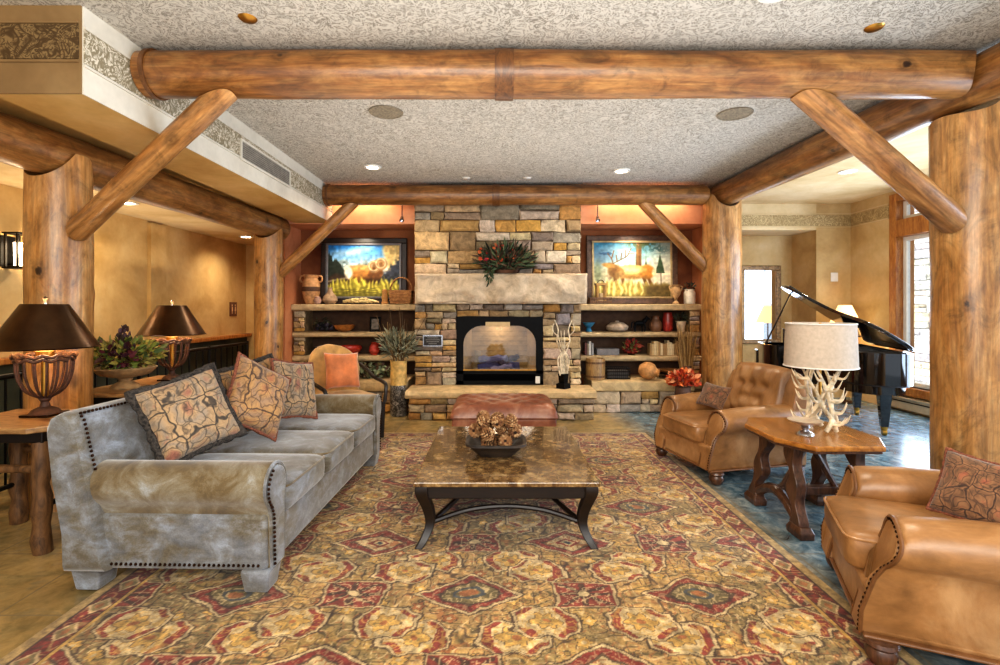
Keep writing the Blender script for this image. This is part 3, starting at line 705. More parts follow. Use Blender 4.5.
def art_ram(u, v):
    n = vnoise(u * 9, v * 9, 1); n2 = vnoise(u * 30, v * 24, 2); n3 = vnoise(u * 40, v * 7, 3); n5 = vnoise(u * 18, v * 60, 6)
    im = np.zeros(u.shape + (3,)); t = np.clip((v - .55) / .42, 0, 1)[..., None] ** .8
    im = hx('#cfe0e2') * (1 - t) + hx('#1c68ac') * t
    im = lay(im, soft(ell(u, v + .04 * n, .36, .9, .22, .05, .25), .1), hx('#eef2f2'), .55)
    mt = .56 + .2 * np.abs(((u * 3.3 + .25) % 1) - .5) * 1.7 + .1 * (n - .5)
    im = lay(im, soft(v - mt, .03) * (u < .66), hx('#8ea2a4')); im = lay(im, soft(v - mt + .06 + .14 * n2, .05) * (u < .66), hx('#54685f')); im = lay(im, soft(v - mt + .02 + .25 * n5, .04) * (u < .66) * (n2 > .55), hx('#d9e2e0'), .8)
    tr = .8 - u * 1.1 + .22 * (n3 - .3)
    im = lay(im, soft(v - np.maximum(tr, .42 - .1 * n), .05) * (u < .34), hx('#252c24')); im = lay(im, soft(v - .36 - .1 * n, .06) * (u < .32), hx('#3d2c20')); im = lay(im, soft(np.abs(v - .3 - .25 * u) - .015, .03) * (u < .32), hx('#a89a80'), .8)
    im = lay(im, soft(.86 - u - .16 * (v - .5) - .05 * n, .06), hx('#c9ae72')); im = lay(im, soft(np.abs(u - .9 - .04 * n3) - .02, .03), hx('#e8d69a'), .7); im = lay(im, soft(v - .42 - 1.4 * (u - .72) + .1 * n2, .08) * (u > .68), hx('#3a3f4c')); im = lay(im, soft(v - .5 + .2 * n2, .1) * (u > .78), hx('#2c2f34'), .8)
    br = hx('#94602c'); dk = hx('#43290f'); lt = hx('#cf9e5c')
    im = lay(im, soft(ell(u, v, .5, .42, .21, .18), .03), br); im = lay(im, soft(ell(u, v, .44, .5, .17, .1), .05), hx('#ad763a')); im = lay(im, soft(ell(u, v, .47, .56, .17, .05), .06), lt, .9)
    im = lay(im, soft(ell(u, v, .29, .47, .055, .12, .1), .03), hx('#ece0c8')); im = lay(im, soft(ell(u, v, .66, .44, .1, .16, -.3), .03), hx('#7a4c24')); im = lay(im, soft(ell(u, v, .6, .3, .16, .07), .06), dk, .85)
    im = lay(im, soft(ell(u, v, .71, .62, .1, .08, -.5), .02), hx('#b98a56')); im = lay(im, soft(ell(u, v, .79, .53, .035, .045), .02), hx('#eadfc8')); im = lay(im, soft(ell(u, v, .78, .59, .02, .03), .02), hx('#6b4526'))
    for (x, y) in ((.64, .58), (.735, .63)):
        im = lay(im, soft(np.abs(ell(u, v, x, y, .062, .085)) - .024, .02), hx('#a07e56')); im = lay(im, soft(np.abs(ell(u, v, x - .006, y + .012, .064, .086)) - .008, .012), hx('#e0c898'), .85); im = lay(im, soft(ell(u, v, x, y, .025, .04), .02), hx('#5d3d1e'), .7)
    g = .2 + .13 * n3 + .05 * n; gs = np.clip(np.sin(u * 95 + 9 * n + v * 5) * .8 + .4, 0, 1)
    im = lay(im, soft(v - g, .08), hx('#8f8430')); im = lay(im, soft(v - g - .04 * gs, .06) * gs, hx('#d9cc56'), .85); im = lay(im, soft(v - .24 * n5, .08), hx('#5f5a20'), .7); im = lay(im, soft(v - .06, .05), hx('#6d6626'), .6)
    im *= (.82 + .36 * n2)[..., None]; return im
def art_elk(u, v):
    n = vnoise(u * 8, v * 8, 11); n2 = vnoise(u * 34, v * 26, 12); n3 = vnoise(u * 50, v * 8, 13); n4 = vnoise(u * 5, v * 14, 14); t = np.clip((v - .4) / .55, 0, 1)[..., None]
    im = hx('#eadcb8') * (1 - t) + hx('#3f8cab') * t
    im = lay(im, soft(ell(u, v + .08 * n, .14, .82, .24, .12, .15), .2), hx('#27446a'), .75); im = lay(im, soft(ell(u, v, .4, .8, .26, .12), .2) * (n4 > .3), hx('#b9dde0'), .6); im = lay(im, soft(.66 - u + .14 * n, .3), hx('#eadfc4'), .65)
    im = lay(im, soft(ell(u, v, .06, .42, .06, .2), .06), hx('#6b7656'), .8); im = lay(im, soft(ell(u, v, .15, .4, .03, .14), .05), hx('#8a8a66'), .6)
    im = lay(im, soft(np.abs(u - .585 - .02 * (v - .6)) - .034, .015) * (v > .4), hx('#6b4a2a')); im = lay(im, soft(np.abs(u - .575) - .01, .02) * (v > .4), hx('#a07a48'), .7)
    im = lay(im, soft(ell(u, v, .62, .97, .2, .08), .1) * (n2 > .35), hx('#45481f'), .9); im = lay(im, soft(ell(u, v, .8, .86, .15, .07), .1) * (n2 > .45), hx('#3a5a5c'), .85)
    for (x, y0, y1, w) in ((.86, .44, .78, .06), (.68, .44, .7, .035)): im = lay(im, soft(np.abs(u - x) - w * np.clip((y1 - v) / (y1 - y0), 0, 1) * (.7 + .5 * n3), .015) * (v > y0), hx('#3d4f36'))
    im = lay(im, soft(np.abs(u - .87) - .006, .01) * (v > .2) * (v < .46), hx('#5b5040'))
    br = hx('#d6a85c'); dk = hx('#6f4a20')
    for x, x2 in ((.3, .27), (.37, .4), (.63, .7), (.69, .76)): im = lay(im, soft(seg(u, v, x, .42, x2, .18, .02), .015), dk)
    im = lay(im, soft(ell(u, v, .5, .46, .22, .125), .02), br); im = lay(im, soft(ell(u, v, .69, .46, .1, .13), .03), hx('#bf7f36')); im = lay(im, soft(ell(u, v, .78, .45, .025, .06), .02), hx('#efdca8')); im = lay(im, soft(ell(u, v, .46, .5, .16, .06), .07), hx('#f0dc9e'), .85); im = lay(im, soft(ell(u, v, .5, .36, .16, .04), .05), dk, .5)
    im = lay(im, soft(ell(u, v, .3, .46, .1, .14, .5), .03), hx('#a8824a')); im = lay(im, soft(seg(u, v, .29, .5, .23, .57, .055), .03), hx('#8d6434')); im = lay(im, soft(ell(u, v, .2, .575, .085, .04, -.25), .02), hx('#b58848')); im = lay(im, soft(ell(u, v, .25, .4, .06, .1), .05), hx('#5d3d1c'), .6)
    for pts in (((.26, .61), (.24, .7), (.27, .84)), ((.26, .61), (.33, .66), (.44, .74), (.49, .88)), ((.36, .68), (.37, .8)), ((.42, .72), (.42, .85)), ((.24, .7), (.19, .79)), ((.31, .65), (.3, .76)), ((.46, .78), (.53, .8))):
        for a, b in zip(pts, pts[1:]): im = lay(im, soft(seg(u, v, *a, *b, .007), .01), hx('#6b4a2c'))
    g = .2 + .1 * n3 + .04 * np.sin(u * 5); gs = np.clip(np.sin(u * 100 + 7 * n) * .8 + .4, 0, 1); fade = soft(u - .7 + .1 * n, .1)
    im = lay(im, soft(v - g, .07), hx('#b59c48')); im = lay(im, soft(v - g - .03 * gs, .06) * gs * fade, hx('#eedf8e'), .9); im = lay(im, soft(v - .2 - .1 * n, .1) * (1 - fade), hx('#5f4e2c'), .9); im = lay(im, soft(v - .1 * n3, .06), hx('#6d5d2c'), .7)
    im *= (.85 + .3 * n2)[..., None]; return im
painting(-2.06, 1.34, 1.03, art_ram, 'framed painting of a bighorn ram in tall grass, standing on the stone shelf', plain('ebony_frame', '#231712', .4, 0, .2), plain('pewter_frame', '#6f6d70', .4, .3))
painting(2.12, 1.42, 1.07, art_elk, 'framed painting of a bugling elk under a pine, standing on the stone shelf', plain('brown_frame', '#5a4334', .45, 0, .25), plain('gilt_frame', '#b8a074', .4, .4))

# ------------------------------------------------------------------ pottery, baskets and other things on the shelves
def one(name, mb, mat, label, cat, loc, group=None, smooth=45, rz=0, **k):
    o = mb.build(name, mat, None, smooth, **k); o.location = loc; o.rotation_euler = (0, 0, rz); return tag(o, label, cat, group)
tancl = colmat('painted_clay', .7, 22, .7, .15)
clay = lambda n, c, r=.7: plain('clay_' + n, c, r, 0, .2, 16, .1)
j = T('clay_jar', 'tall tan clay jar with two small handles beside the ram painting', 'jar', (-2.85, 7.71, ST + .001))
mb = MB()
for a, b in zip(((.07, 0), (.105, .06), (.135, .2), (.13, .32)), ((.105, .06), (.135, .2), (.13, .32), (.09, .37))): pass
mb.lathe([(.0, 0), (.08, 0), (.11, .08), (.135, .2), (.132, .31), (.105, .37), (.1, .39), (.125, .44), (.115, .445), (.09, .39), (.05, .38), (0, .38)], 28)
mb.build('body', clay('tan', '#b98a5c'), j)
MB().lathe([(.1345, .19), (.137, .2), (.137, .25), (.1345, .26)], 28).build('dark_band', clay('umber', '#5b3c28'), j)
for s in (-1, 1): MB().tube(smoothpath([(s * .1, 0, .43), (s * .16, 0, .42), (s * .165, 0, .36), (s * .125, 0, .33)]), .014, 8).build('handle', clay('tan', '#b98a5c'), j)
vz = lambda pr, n=24: MB().lathe(pr, n)
one('bottle_vase', vz([(0, 0), (.07, 0), (.115, .05), (.1, .11), (.045, .17), (.028, .22), (.036, .25), (.02, .25), (0, .22)]), clay('taupe', '#9a7e62'), 'squat clay bottle vase with a narrow neck beside the tall jar', 'vase', (-2.53, 7.625, ST + .001))
one('clay_pot', vz([(0, 0), (.04, 0), (.062, .05), (.045, .1), (.035, .11), (.025, .1), (0, .06)]), clay('rose', '#a58270'), 'little round clay pot in front of the tall jar', 'pot', (-2.7, 7.565, ST + .001))
# knotted pale straw lying along the shelf
st = MB(); r = random.Random(5)
for q in range(46):
    x = r.uniform(-.2, .2); y = r.uniform(-.05, .05); z = .015 + r.random() * .06 * (1 - abs(x) / .4); a = r.uniform(-.5, .5); L = r.uniform(.05, .11)
    st.tube([(x - L * math.cos(a), y - L * math.sin(a) * .4, z), (x, y, z + .018), (x + L * math.cos(a), y + L * math.sin(a) * .4, z * .8)], [.006, .012, .006], 6)
one('straw_garland', st, plain('pale_straw', '#d4bd86', .8, 0, .25, 40), 'pale straw garland lying on the shelf below the ram painting', 'garland', (-2.06, 7.61, ST + .003))
one('wooden_figurine', MB().lathe([(0, 0), (.05, 0), (.052, .02), (.04, .05), (.05, .1), (.038, .15), (.045, .18), (.03, .215), (0, .225)], 18), clay('wood', '#a5753f'), 'small carved wooden figurine beside the wicker basket', 'figurine', (-1.69, 7.6, ST + .001))
bk = T('wicker_basket', 'rectangular wicker basket with a tall hoop handle next to the mantel', 'basket', (-1.44, 7.6, ST))
wick = NT('woven_wicker'); wick.set(rough=.7); cw = wick.node('ShaderNodeTexBrick'); cw.inputs['Scale'].default_value = 16; cw.inputs['Color1'].default_value = C('#b5824a'); cw.inputs['Color2'].default_value = C('#8d5c30'); cw.inputs['Mortar'].default_value = C('#4a2c14')
wick.link(wick.coords((1, 1, 1), (PI / 2, 0, 0)), cw.inputs['Vector']); wick.base(cw.outputs['Color']); M['wicker'] = wick.m
mb = MB()
def rect_ring(w, d, z): return [(-w, -d, z), (w, -d, z), (w, d, z), (-w, d, z)]
mb.loft([rect_ring(.15, .09, 0), rect_ring(.175, .105, .2), rect_ring(.16, .092, .2), rect_ring(.14, .08, .02)]); mb.build('basket_body', M['wicker'], bk, 0, bevel=.012)
for z in (.05, .1, .15, .2):
    w = .15 + .025 * z / .2 + .004; MB().tube([(-w, -.1, z), (w, -.1, z), (w, .1, z), (-w, .1, z)], .008, 6, True).build('woven_hoop', M['wicker'], bk)
MB().tube([(.165 * math.cos(a), 0, .2 + .2 * math.sin(a)) for a in np.linspace(0, PI, 16)], .011, 8).build('handle', M['wicker'], bk)
# second shelf on the ram side
LV = ['#3f4a26', '#55602f', '#2c3420', '#6d6a38', '#3a3020']
def leaves(mb, c, rad, n, size, pal, seed=0, up=.3, aspect=.42, lim=None):
    lo, hi = lim or ((-9, -9, -9), (9, 9, 9)); cl = lambda p: Vector([max(lo[i], min(hi[i], p[i])) for i in range(3)])
    r = random.Random(seed)
    for _ in range(n):
        while 1:
            p = Vector((r.uniform(-1, 1), r.uniform(-1, 1), r.uniform(-1, 1)))
            if p.length < 1: break
        pos = Vector((c[0] + p.x * rad[0], c[1] + p.y * rad[1], c[2] + p.z * rad[2]))
        d = (Vector((p.x * rad[0], p.y * rad[1], p.z * rad[2] + up * rad[2])) + Vector((r.gauss(0, .3), r.gauss(0, .3), r.gauss(0, .3))) * max(rad)).normalized()
        s = d.cross(Vector((r.gauss(0, 1), r.gauss(0, 1), r.gauss(0, 1)))).normalized(); nn = d.cross(s)
        L = size * r.uniform(.6, 1.35); w = L * aspect; h = C(r.choice(pal)); k = r.uniform(.75, 1.25); cc = tuple(x * k for x in h[:3])
        mb.add([cl(q_) for q_ in (pos, pos + d * L * .35 + s * w * .5 + nn * L * .06, pos + d * L * .75 + s * w * .38, pos + d * L - nn * L * .1, pos + d * L * .75 - s * w * .38, pos + d * L * .35 - s * w * .5 + nn * L * .06)], [(0, 1, 2, 3), (0, 3, 4, 5)], None, cc)
def foliage(name, parent, c, rad, n, size, pal, seed, **k):
    m = MB(); leaves(m, c, rad, n, size, pal, seed, **k); return m.build(name, M['leafcol'], parent, 0, recalc=False)
g = T('grape_bunch', 'bunch of dark grapes beside the wooden bowl on the upper ram-side shelf', 'grapes', (-2.63, 7.68, S2 + .002))
mb = MB(); r = random.Random(3)
for q in range(46):
    a = r.uniform(-1, 1); mb.ball((a * .13, r.uniform(-.05, .05), .03 + r.random() * .13 * (1 - abs(a) * .6)), .024, 8, 5, C(r.choice(['#1c1620', '#2b2230', '#37303a', '#1a1a18']))[:3])
mb.build('grapes', M['leafcol'], g); foliage('leaves', g, (-.06, 0, .14), (.09, .05, .06), 22, .08, ['#4c4a30', '#35301f'], 4, lim=((-.22, -.12, .0), (.12, .12, .3)))
one('wooden_bowl', vz([(0, 0), (.06, 0), (.13, .04), (.165, .1), (.155, .1), (.12, .05), (0, .02)]), clay('bowlwood', '#a5682f', .4), 'turned wooden bowl beside the grapes on the upper ram-side shelf', 'bowl', (-2.33, 7.68, S2 + .001))
pf = T('small_picture_frame', 'small dark picture frame standing on the upper ram-side shelf', 'picture frame', (-1.87, 7.72, S2)); pf.rotation_euler = (-.12, 0, 0)
f = MB(); f.b2(-.085, .085, 0, .02, 0, .23); f.build('frame', M['black'], pf, 0, bevel=.006); MB().b2(-.055, .055, -.004, 0, .035, .195).build('picture', plain('sepia_print', '#6b6258', .5, 0, .4, 20), pf, 0)
# lowest rows on the ram side
one('wooden_box', MB().b2(-.14, .14, -.1, .1, 0, .13), M['darkwood'], 'dark wooden box on the lower ram-side shelf', 'box', (-2.63, 7.68, S3), None, 0, bevel=.008)
rb = vz([(0, 0), (.08, 0), (.15, .05), (.18, .1), (.17, .14), (.16, .14), (.12, .06), (0, .03)])
one('red_bowl', rb, clay('red', '#a8382a', .25), 'wide glazed red bowl on the lower ram-side shelf', 'bowl', (-2.24, 7.68, S3))
rp = T('red_pitcher', 'small red clay pitcher on the lower ram-side shelf', 'pitcher', (-1.87, 7.68, S3 + .001))
vz([(0, 0), (.05, 0), (.085, .06), (.07, .13), (.04, .17), (.05, .19), (.035, .19), (0, .15)]).build('body', clay('red', '#a8382a', .25), rp); MB().tube(smoothpath([(.05, 0, .17), (.1, 0, .15), (.08, 0, .07)]), .01, 6).build('handle', clay('red', '#a8382a', .25), rp)
iv = T('ivy_garland', 'mass of dusty green ivy heaped on the stone bench beside the chimney', 'ivy', (-2.05, 7.5, SB))
foliage('leaves', iv, (0, 0, .12), (.52, .13, .13), 520, .07, ['#7d8764', '#5a6548', '#98a080', '#454a38', '#8a7f5c', '#5d4438'], 6, up=.2, aspect=.7, lim=((-9, -.3, .004), (9, .3, .235)))
mb = MB()
for q in range(14): mb.tube(smoothpath([(-.5 + q * .07, random.uniform(-.05, .05), .012), (-.46 + q * .07, -.06, .12), (-.4 + q * .07, -.1, .05)]), .006, 5)
mb.build('stems', M['bronze'], iv)
# tall floor vase with dried branches
fv = T('floor_vase', 'tall cylindrical floor vase, cream above and mottled charcoal below, by the hearth', 'vase', (-1.36, 6.98, 0))
mott = NT('mottled_ceramic'); mott.set(rough=.35); mott.base(mott.ramp(mott.noise(mott.coords(), 22, 5, .7, 1.2), [(.38, '#1f1b19'), (.5, '#57504a'), (.62, '#a8a29a')])); M['mottled'] = mott.m
vz([(0, 0), (.1, 0), (.115, .02), (.115, .42), (.113, .43), (.0, .43)]).build('base', M['mottled'], fv); vz([(.113, .43), (.113, .74), (.118, .77), (.105, .77), (.1, .5), (0, .45)]).build('neck', clay('straw', '#c9a562', .5), fv)
db = T('dried_branches', 'bare dried branches with grey leaves standing in the tall floor vase', 'branches', (-1.36, 6.98, .48))
mb = MB(); r = random.Random(8)
for q in range(26):
    a = r.uniform(0, 2 * PI); sp = r.uniform(.08, .36); hh = r.uniform(.55, 1.05); p = [(0.03 * math.cos(a), .03 * math.sin(a), 0), (.07 * math.cos(a), .05 * math.sin(a), .3), (sp * .7 * math.cos(a), min(sp * .5 * math.sin(a), .2), hh * .7), (sp * math.cos(a) + r.uniform(-.05, .05), min(sp * .6 * math.sin(a), .22), hh)]
    mb.tube(smoothpath(p, 4), [.007] * 8 + [.004] * 5, 5, False, C(r.choice(['#6b5236', '#8b7148', '#54402a']))[:3])
mb.build('twigs', M['leafcol'], db); foliage('leaves', db, (0, -.02, .5), (.24, .1, .17), 330, .11, ['#8a8a70', '#6f7360', '#a5a184', '#54553f'], 9, up=.8, aspect=.16)
# plaque
pq = T('wall_plaque', 'silver-edged dark plaque fixed to the stones beside the firebox', 'plaque', (-.905, 7.148, 1.03))
MB().b2(-.145, .145, 0, .02, -.085, .085).build('rim', M['silver'], pq, 0, bevel=.004); f = MB().b2(-.125, .125, -.004, .0, -.065, .065); f.build('plate', plain('dark_plate', '#26211e', .35, .4), pq, 0)
f = MB()
for q, w in enumerate((.16, .2, .18, .12)): f.b2(-w / 2, w / 2, -.006, -.003, .04 - q * .028, .046 - q * .028)
f.build('engraved_lines', plain('engraved', '#8f8a84', .4), pq, 0)
MB().b2(-.03, .03, .02, .06, -.03, .03).build('mount', M['bronze'], pq, 0)
# mantel greenery
mg = T('mantel_greenery', 'spiky evergreen arrangement with red flowers on the stone mantel', 'plant', (.12, 7.07, 1.99))
foliage('foliage', mg, (0, .0, .17), (.34, .07, .17), 560, .16, ['#33402a', '#4b5a3a', '#222a1e', '#6b7a58', '#4a3a2c', '#6e5540'], 12, up=.9, aspect=.16, lim=((-9, -.14, .052), (9, .06, 9)))
foliage('trailing_sprig', mg, (-.22, -.2, -.02), (.05, .03, .12), 40, .07, ['#4c5a3a', '#39452c'], 13, up=-.6, lim=((-9, -9, -9), (9, -.17, 9)))
foliage('flowers', mg, (-.1, -.05, .24), (.28, .05, .14), 46, .06, ['#b23a26', '#c8512e', '#7a1f2c', '#d8703c'], 14, aspect=.8, lim=((-9, -9, .06), (9, .06, 9)))
MB().lathe([(0, .001), (.2, .001), (.22, .05), (.0, .05)], 18, sy=.25).build('dish', M['bronze'], mg)
# white forked sticks in a black base on the hearth
wd = T('driftwood_sculpture', 'bundle of pale forked driftwood sticks in a black block on the hearth', 'sculpture', (.93, 6.9, .394))
MB().lathe([(0, 0), (.1, 0), (.1, .06), (.06, .075), (.075, .2), (0, .2)], 4).build('base', M['black'], wd, 0)
mb = MB(); r = random.Random(2)
for q in range(11):
    a = r.uniform(-1, 1); y = r.uniform(-.03, .03); b = -a * r.uniform(.3, 1.1); hh = r.uniform(.55, .8)
    p = smoothpath([(a * .05, y, .18), (a * .085, y, .4), (b * .04, -y, .55), (b * .12, -y, hh)], 5)
    mb.tube(p, [.011 - .006 * i / len(p) for i in range(len(p))], 6)
for s in (-1, 1):
    mb.tube(smoothpath([(s * .04, 0, .5), (s * .09, .01, .66), (s * .07, .01, .8), (s * .12, .01, .94)], 5), .009, 6); mb.tube(smoothpath([(s * .08, .01, .72), (s * .15, .0, .8), (s * .13, .0, .9)], 4), .007, 6)
mb.build('sticks', M['ivory'], wd)

# elk side: top
tr = T('wooden_crate', 'shallow slatted wooden crate under the small lantern on the elk-side shelf', 'crate', (1.58, 7.63, ST + .001)); mb = MB()
mb.b2(-.16, .16, -.09, .09, 0, .012); mb.build('floor_board', M['rustic'], tr, 0)
for z in (.012, .06):
    mb = MB()
    for (a, b, c_, d) in ((-.17, .17, -.1, -.085), (-.17, .17, .085, .1), (-.17, -.155, -.085, .085), (.155, .17, -.085, .085)): mb.b2(a, b, c_, d, z, z + .036)
    mb.build('slats', M['rustic'], tr, 0, bevel=.004)
ln = T('lantern', 'small pale wooden lantern standing in the slatted crate', 'lantern', (1.6, 7.63, ST + .014)); mb = MB()
mb.b2(-.075, .075, -.07, .07, 0, .02); mb.b2(-.085, .085, -.08, .08, .27, .3)
for a in (-.06, .06):
    for b in (-.055, .055): mb.b2(a - .012, a + .012, b - .012, b + .012, .02, .27)
mb.build('cage', M['tanfabric'], ln, 0, bevel=.003); MB().lathe([(0, .02), (.035, .02), (.035, .15), (0, .15)], 14).build('candle', M['cushioncream'], ln); MB().tube([(.05 * math.cos(a), 0, .3 + .05 * math.sin(a)) for a in np.linspace(0, PI, 10)], .006, 6).build('handle', M['bronze'], ln)
gb = T('clay_goblet', 'tan clay goblet urn between the elk painting and the white jar', 'urn', (2.74, 7.62, ST + .001)); vz([(0, 0), (.05, 0), (.045, .02), (.018, .05), (.025, .08), (.07, .15), (.075, .22), (.05, .26), (.07, .29), (.055, .29), (0, .2)]).build('body', clay('sand', '#b99468'), gb)
for s in (-1, 1): MB().tube(smoothpath([(s * .05, 0, .27), (s * .1, 0, .26), (s * .075, 0, .19)]), .009, 6).build('handle', clay('sand', '#b99468'), gb)
wj = T('white_crock', 'white glazed crock with a small dark plant at the end of the elk-side shelf', 'crock', (2.95, 7.62, ST + .001)); vz([(0, 0), (.08, 0), (.085, .03), (.085, .17), (.07, .2), (.075, .22), (.06, .22), (.05, .17), (0, .17)]).build('body', plain('glazed_white', '#d2c8b6', .3), wj); foliage('plant', wj, (0, 0, .25), (.06, .05, .05), 40, .07, ['#2c3226', '#454a34', '#3a2c28'], 20)
# elk side: second row
one('blue_bowl', vz([(0, 0), (.05, 0), (.045, .02), (.03, .06), (.07, .1), (.1, .14), (.09, .14), (.04, .1), (0, .09)]), clay('blue', '#2f6f8f', .25), 'small blue glazed footed bowl on the upper elk-side shelf', 'bowl', (1.42, 7.66, S2 + .001))
tu = T('covered_tureen', 'pale lidded tureen on the upper elk-side shelf', 'tureen', (1.86, 7.68, S2)); MB().lathe([(0, 0), (.1, 0), (.16, .03), (.175, .07), (0, .07)], 10).build('dish', clay('putty', '#a08e7a'), tu); MB().lathe([(.175, .07), (.17, .085), (.1, .14), (.03, .15), (.03, .165), (0, .17)], 10).build('lid', clay('putty', '#b0a08a'), tu)
hs = MB(); hs.ball((0, 0, .13), (.085, .035, .04)); 
hs.tube(smoothpath([(-.06, 0, .15), (-.1, 0, .19), (-.11, 0, .215)]), [.035] * 6 + [.028] * 6 + [.022], 8); hs.tube([(-.1, 0, .215), (-.155, 0, .19)], [.024, .014], 8)
for x, y, dx in ((-.06, .018, -.02), (-.055, -.018, .015), (.06, .018, .03), (.065, -.018, -.005)): hs.tube([(x, y, .13), (x + dx, y, .07), (x + dx * .6, y, .0)], [.02, .012, .01], 7)
hs.tube(smoothpath([(.08, 0, .15), (.12, 0, .13), (.125, 0, .06)]), .011, 6); hs.tube([(-.105, .01, .225), (-.1, .012, .245)], [.008, .003], 5); hs.tube([(-.105, -.01, .225), (-.1, -.012, .245)], [.008, .003], 5)
one('horse_figurine', hs, M['black'], 'black trotting horse figurine on the upper elk-side shelf', 'figurine', (2.2, 7.66, S2 + .001), None, 60, PI)
one('brown_jug', vz([(0, 0), (.07, 0), (.1, .06), (.1, .12), (.06, .18), (.05, .22), (.06, .24), (.045, .24), (0, .2)]), clay('brown', '#6b4a34', .4), 'round brown jug beside the red vase', 'jug', (2.46, 7.7, S2 + .001))
one('red_vase', vz([(0, 0), (.06, 0), (.075, .04), (.08, .2), (.06, .27), (.065, .29), (.05, .29), (0, .2)]), clay('scarlet', '#8d2a22', .3), 'cylindrical red vase on the upper elk-side shelf', 'vase', (2.645, 7.7, S2 + .001))
wp = T('plant_pot', 'small cream pot with a dark plant in front of the red vase', 'plant pot', (2.815, 7.61, S2 + .001)); vz([(0, 0), (.05, 0), (.075, .15), (.08, .16), (.065, .16), (0, .13)]).build('pot', plain('cream_pot', '#cdb99c', .6), wp); foliage('plant', wp, (0, 0, .2), (.06, .05, .05), 40, .07, ['#24261f', '#3a3c2a'], 22, lim=((-.1, -.12, .1), (.1, .1, .31)))
# elk side: third row
for q, (c_, h_, w_) in enumerate((('#5a2f28', .19, .03), ('#7d6a54', .17, .025), ('#b8b2a8', .21, .035), ('#8f8a86', .18, .03))):
    one('book', MB().b2(-w_ / 2, w_ / 2, -.07, .07, 0, h_), plain('bookcloth_%d' % q, c_, .6), ('dark red', 'khaki', 'pale grey', 'slate grey')[q] + ' book standing at the chimney end of the elk-side shelf', 'book', (1.36 + sum((.034, .03, .04)[:q]), 7.64, S3), 'books at the chimney end', 0, 0, bevel=.003)
one('lying_book', MB().b2(-.17, .17, -.1, .1, 0, .1), plain('grey_slipcase', '#6f6a68', .6), 'thick grey slipcase lying flat on the lower elk-side shelf', 'slipcase', (1.7, 7.68, S3), None, 0, bevel=.006)
wrth = T('red_wreath', 'round red wreath ornament with a little bird propped on the lower elk-side shelf', 'wreath', (2.08, 7.68, S3 + .001)); foliage('leaves', wrth, (0, 0, .11), (.1, .05, .1), 190, .06, ['#8d2a24', '#a8402f', '#5a1c1c', '#6e6a3a'], 25, aspect=.7, lim=((-9, -9, .022), (9, .15, .265)))
m_ = MB(); m_.ball((.11, -.03, .13), (.045, .03, .03)); m_.tube([(.14, -.03, .14), (.19, -.03, .13)], [.016, .003], 6); m_.build('bird', clay('rustyred', '#a04a30'), wrth); MB().lathe([(0, 0), (.06, 0), (.05, .02), (0, .02)], 12).build('foot', M['bronze'], wrth)
r = random.Random(31); x = 2.34; ordn = 'first second third fourth fifth sixth seventh eighth ninth tenth eleventh twelfth thirteenth'.split()
for q in range(13):
    w_ = r.uniform(.026, .04); h_ = r.uniform(.17, .225); c_ = r.choice(['#cbb184', '#d6c29a', '#b89a68', '#a5855a', '#dccaa6'])
    if x + w_ > 2.84: break
    o = one('book', MB().b2(-w_ / 2, w_ / 2, -.075, .075, 0, h_), plain('cream_spine_' + c_[1:], c_, .6, 0, .1), '%s cream-spined book from the chimney in the row on the lower elk-side shelf' % ordn[q], 'book', (x + w_ / 2, 7.66, S3), 'cream books in a row', 0, 0, bevel=.003)
    x += w_ + .003
# elk side: bench
dr = T('wooden_keg', 'pale coopered wooden keg on the stone bench next to the chimney', 'keg', (1.46, 7.35, SB + .001)); MB().lathe([(0, 0), (.135, 0), (.145, .15), (.14, .31), (.12, .31), (.12, .29), (0, .29)], 24).build('staves', wood('keg_wood', '#80603c', '#b8945e', (14, 14, 3)), dr)
for z in (.05, .25): MB().lathe([(.14, z - .015), (.149, z - .015), (.149, z + .015), (.14, z + .015)], 24).build('hoop', M['rustic'], dr)
wb = T('wire_basket', 'low dark wire basket on the elk-side stone bench', 'basket', (1.8, 7.45, SB + .001)); 
for z in (.01, .06, .11, .16): MB().tube([(-.17, -.1, z), (.17, -.1, z), (.17, .1, z), (-.17, .1, z)], .008, 6, True).build('wire_band', M['iron'], wb)
mb = MB()
for q in range(12):
    x = -.17 + .34 * q / 11
    mb.tube([(x, -.1, .0), (x, -.1, .17)], .004, 5); mb.tube([(x, .1, .0), (x, .1, .17)], .004, 5)
mb.build('wire_uprights', M['iron'], wb); MB().b2(-.155, .155, -.09, .09, .004, .12).build('liner', plain('grey_liner', '#4d4844', .8), wb, 0, bevel=.01)
oj = MB(); oj.lathe([(0, 0), (.06, 0), (.115, .06), (.13, .13), (.11, .2), (.06, .24), (.055, .26), (.075, .285), (.06, .285), (.04, .25), (0, .2)], 24, mat=Matrix.Rotation(math.radians(100), 4, 'Y'))
one('tipped_jar', oj, clay('apricot', '#b9854f'), 'round apricot clay jar lying on its side on the stone bench', 'jar', (2.1, 7.33, SB + .16), None, 45, -.45)
for q, (w_, z_, c_, nm) in enumerate(((.2, 0, '#3a2c24', 'wide dark bowl at the bottom of the stack on the elk-side bench'), (.16, .066, '#9a6a3c', 'tan bowl stacked on top of the wide dark bowl'))):
    one('stacked_bowl', vz([(0, 0), (w_ * .4, 0), (w_ * .85, .035), (w_, .065), (w_ * .96, .065), (w_ * .8, .042), (0, .014)]), clay('bowl%d' % q, c_, .4), nm, 'bowl', (2.6, 7.5, SB + z_ + .001), 'stacked bowls')
gr = T('dried_grass_sheaf', 'upright sheaf of fine tan dried grass leaning at the end of the bookshelf', 'dried grass', (2.74, 7.2, SB + .002)); mb = MB(); r = random.Random(4)
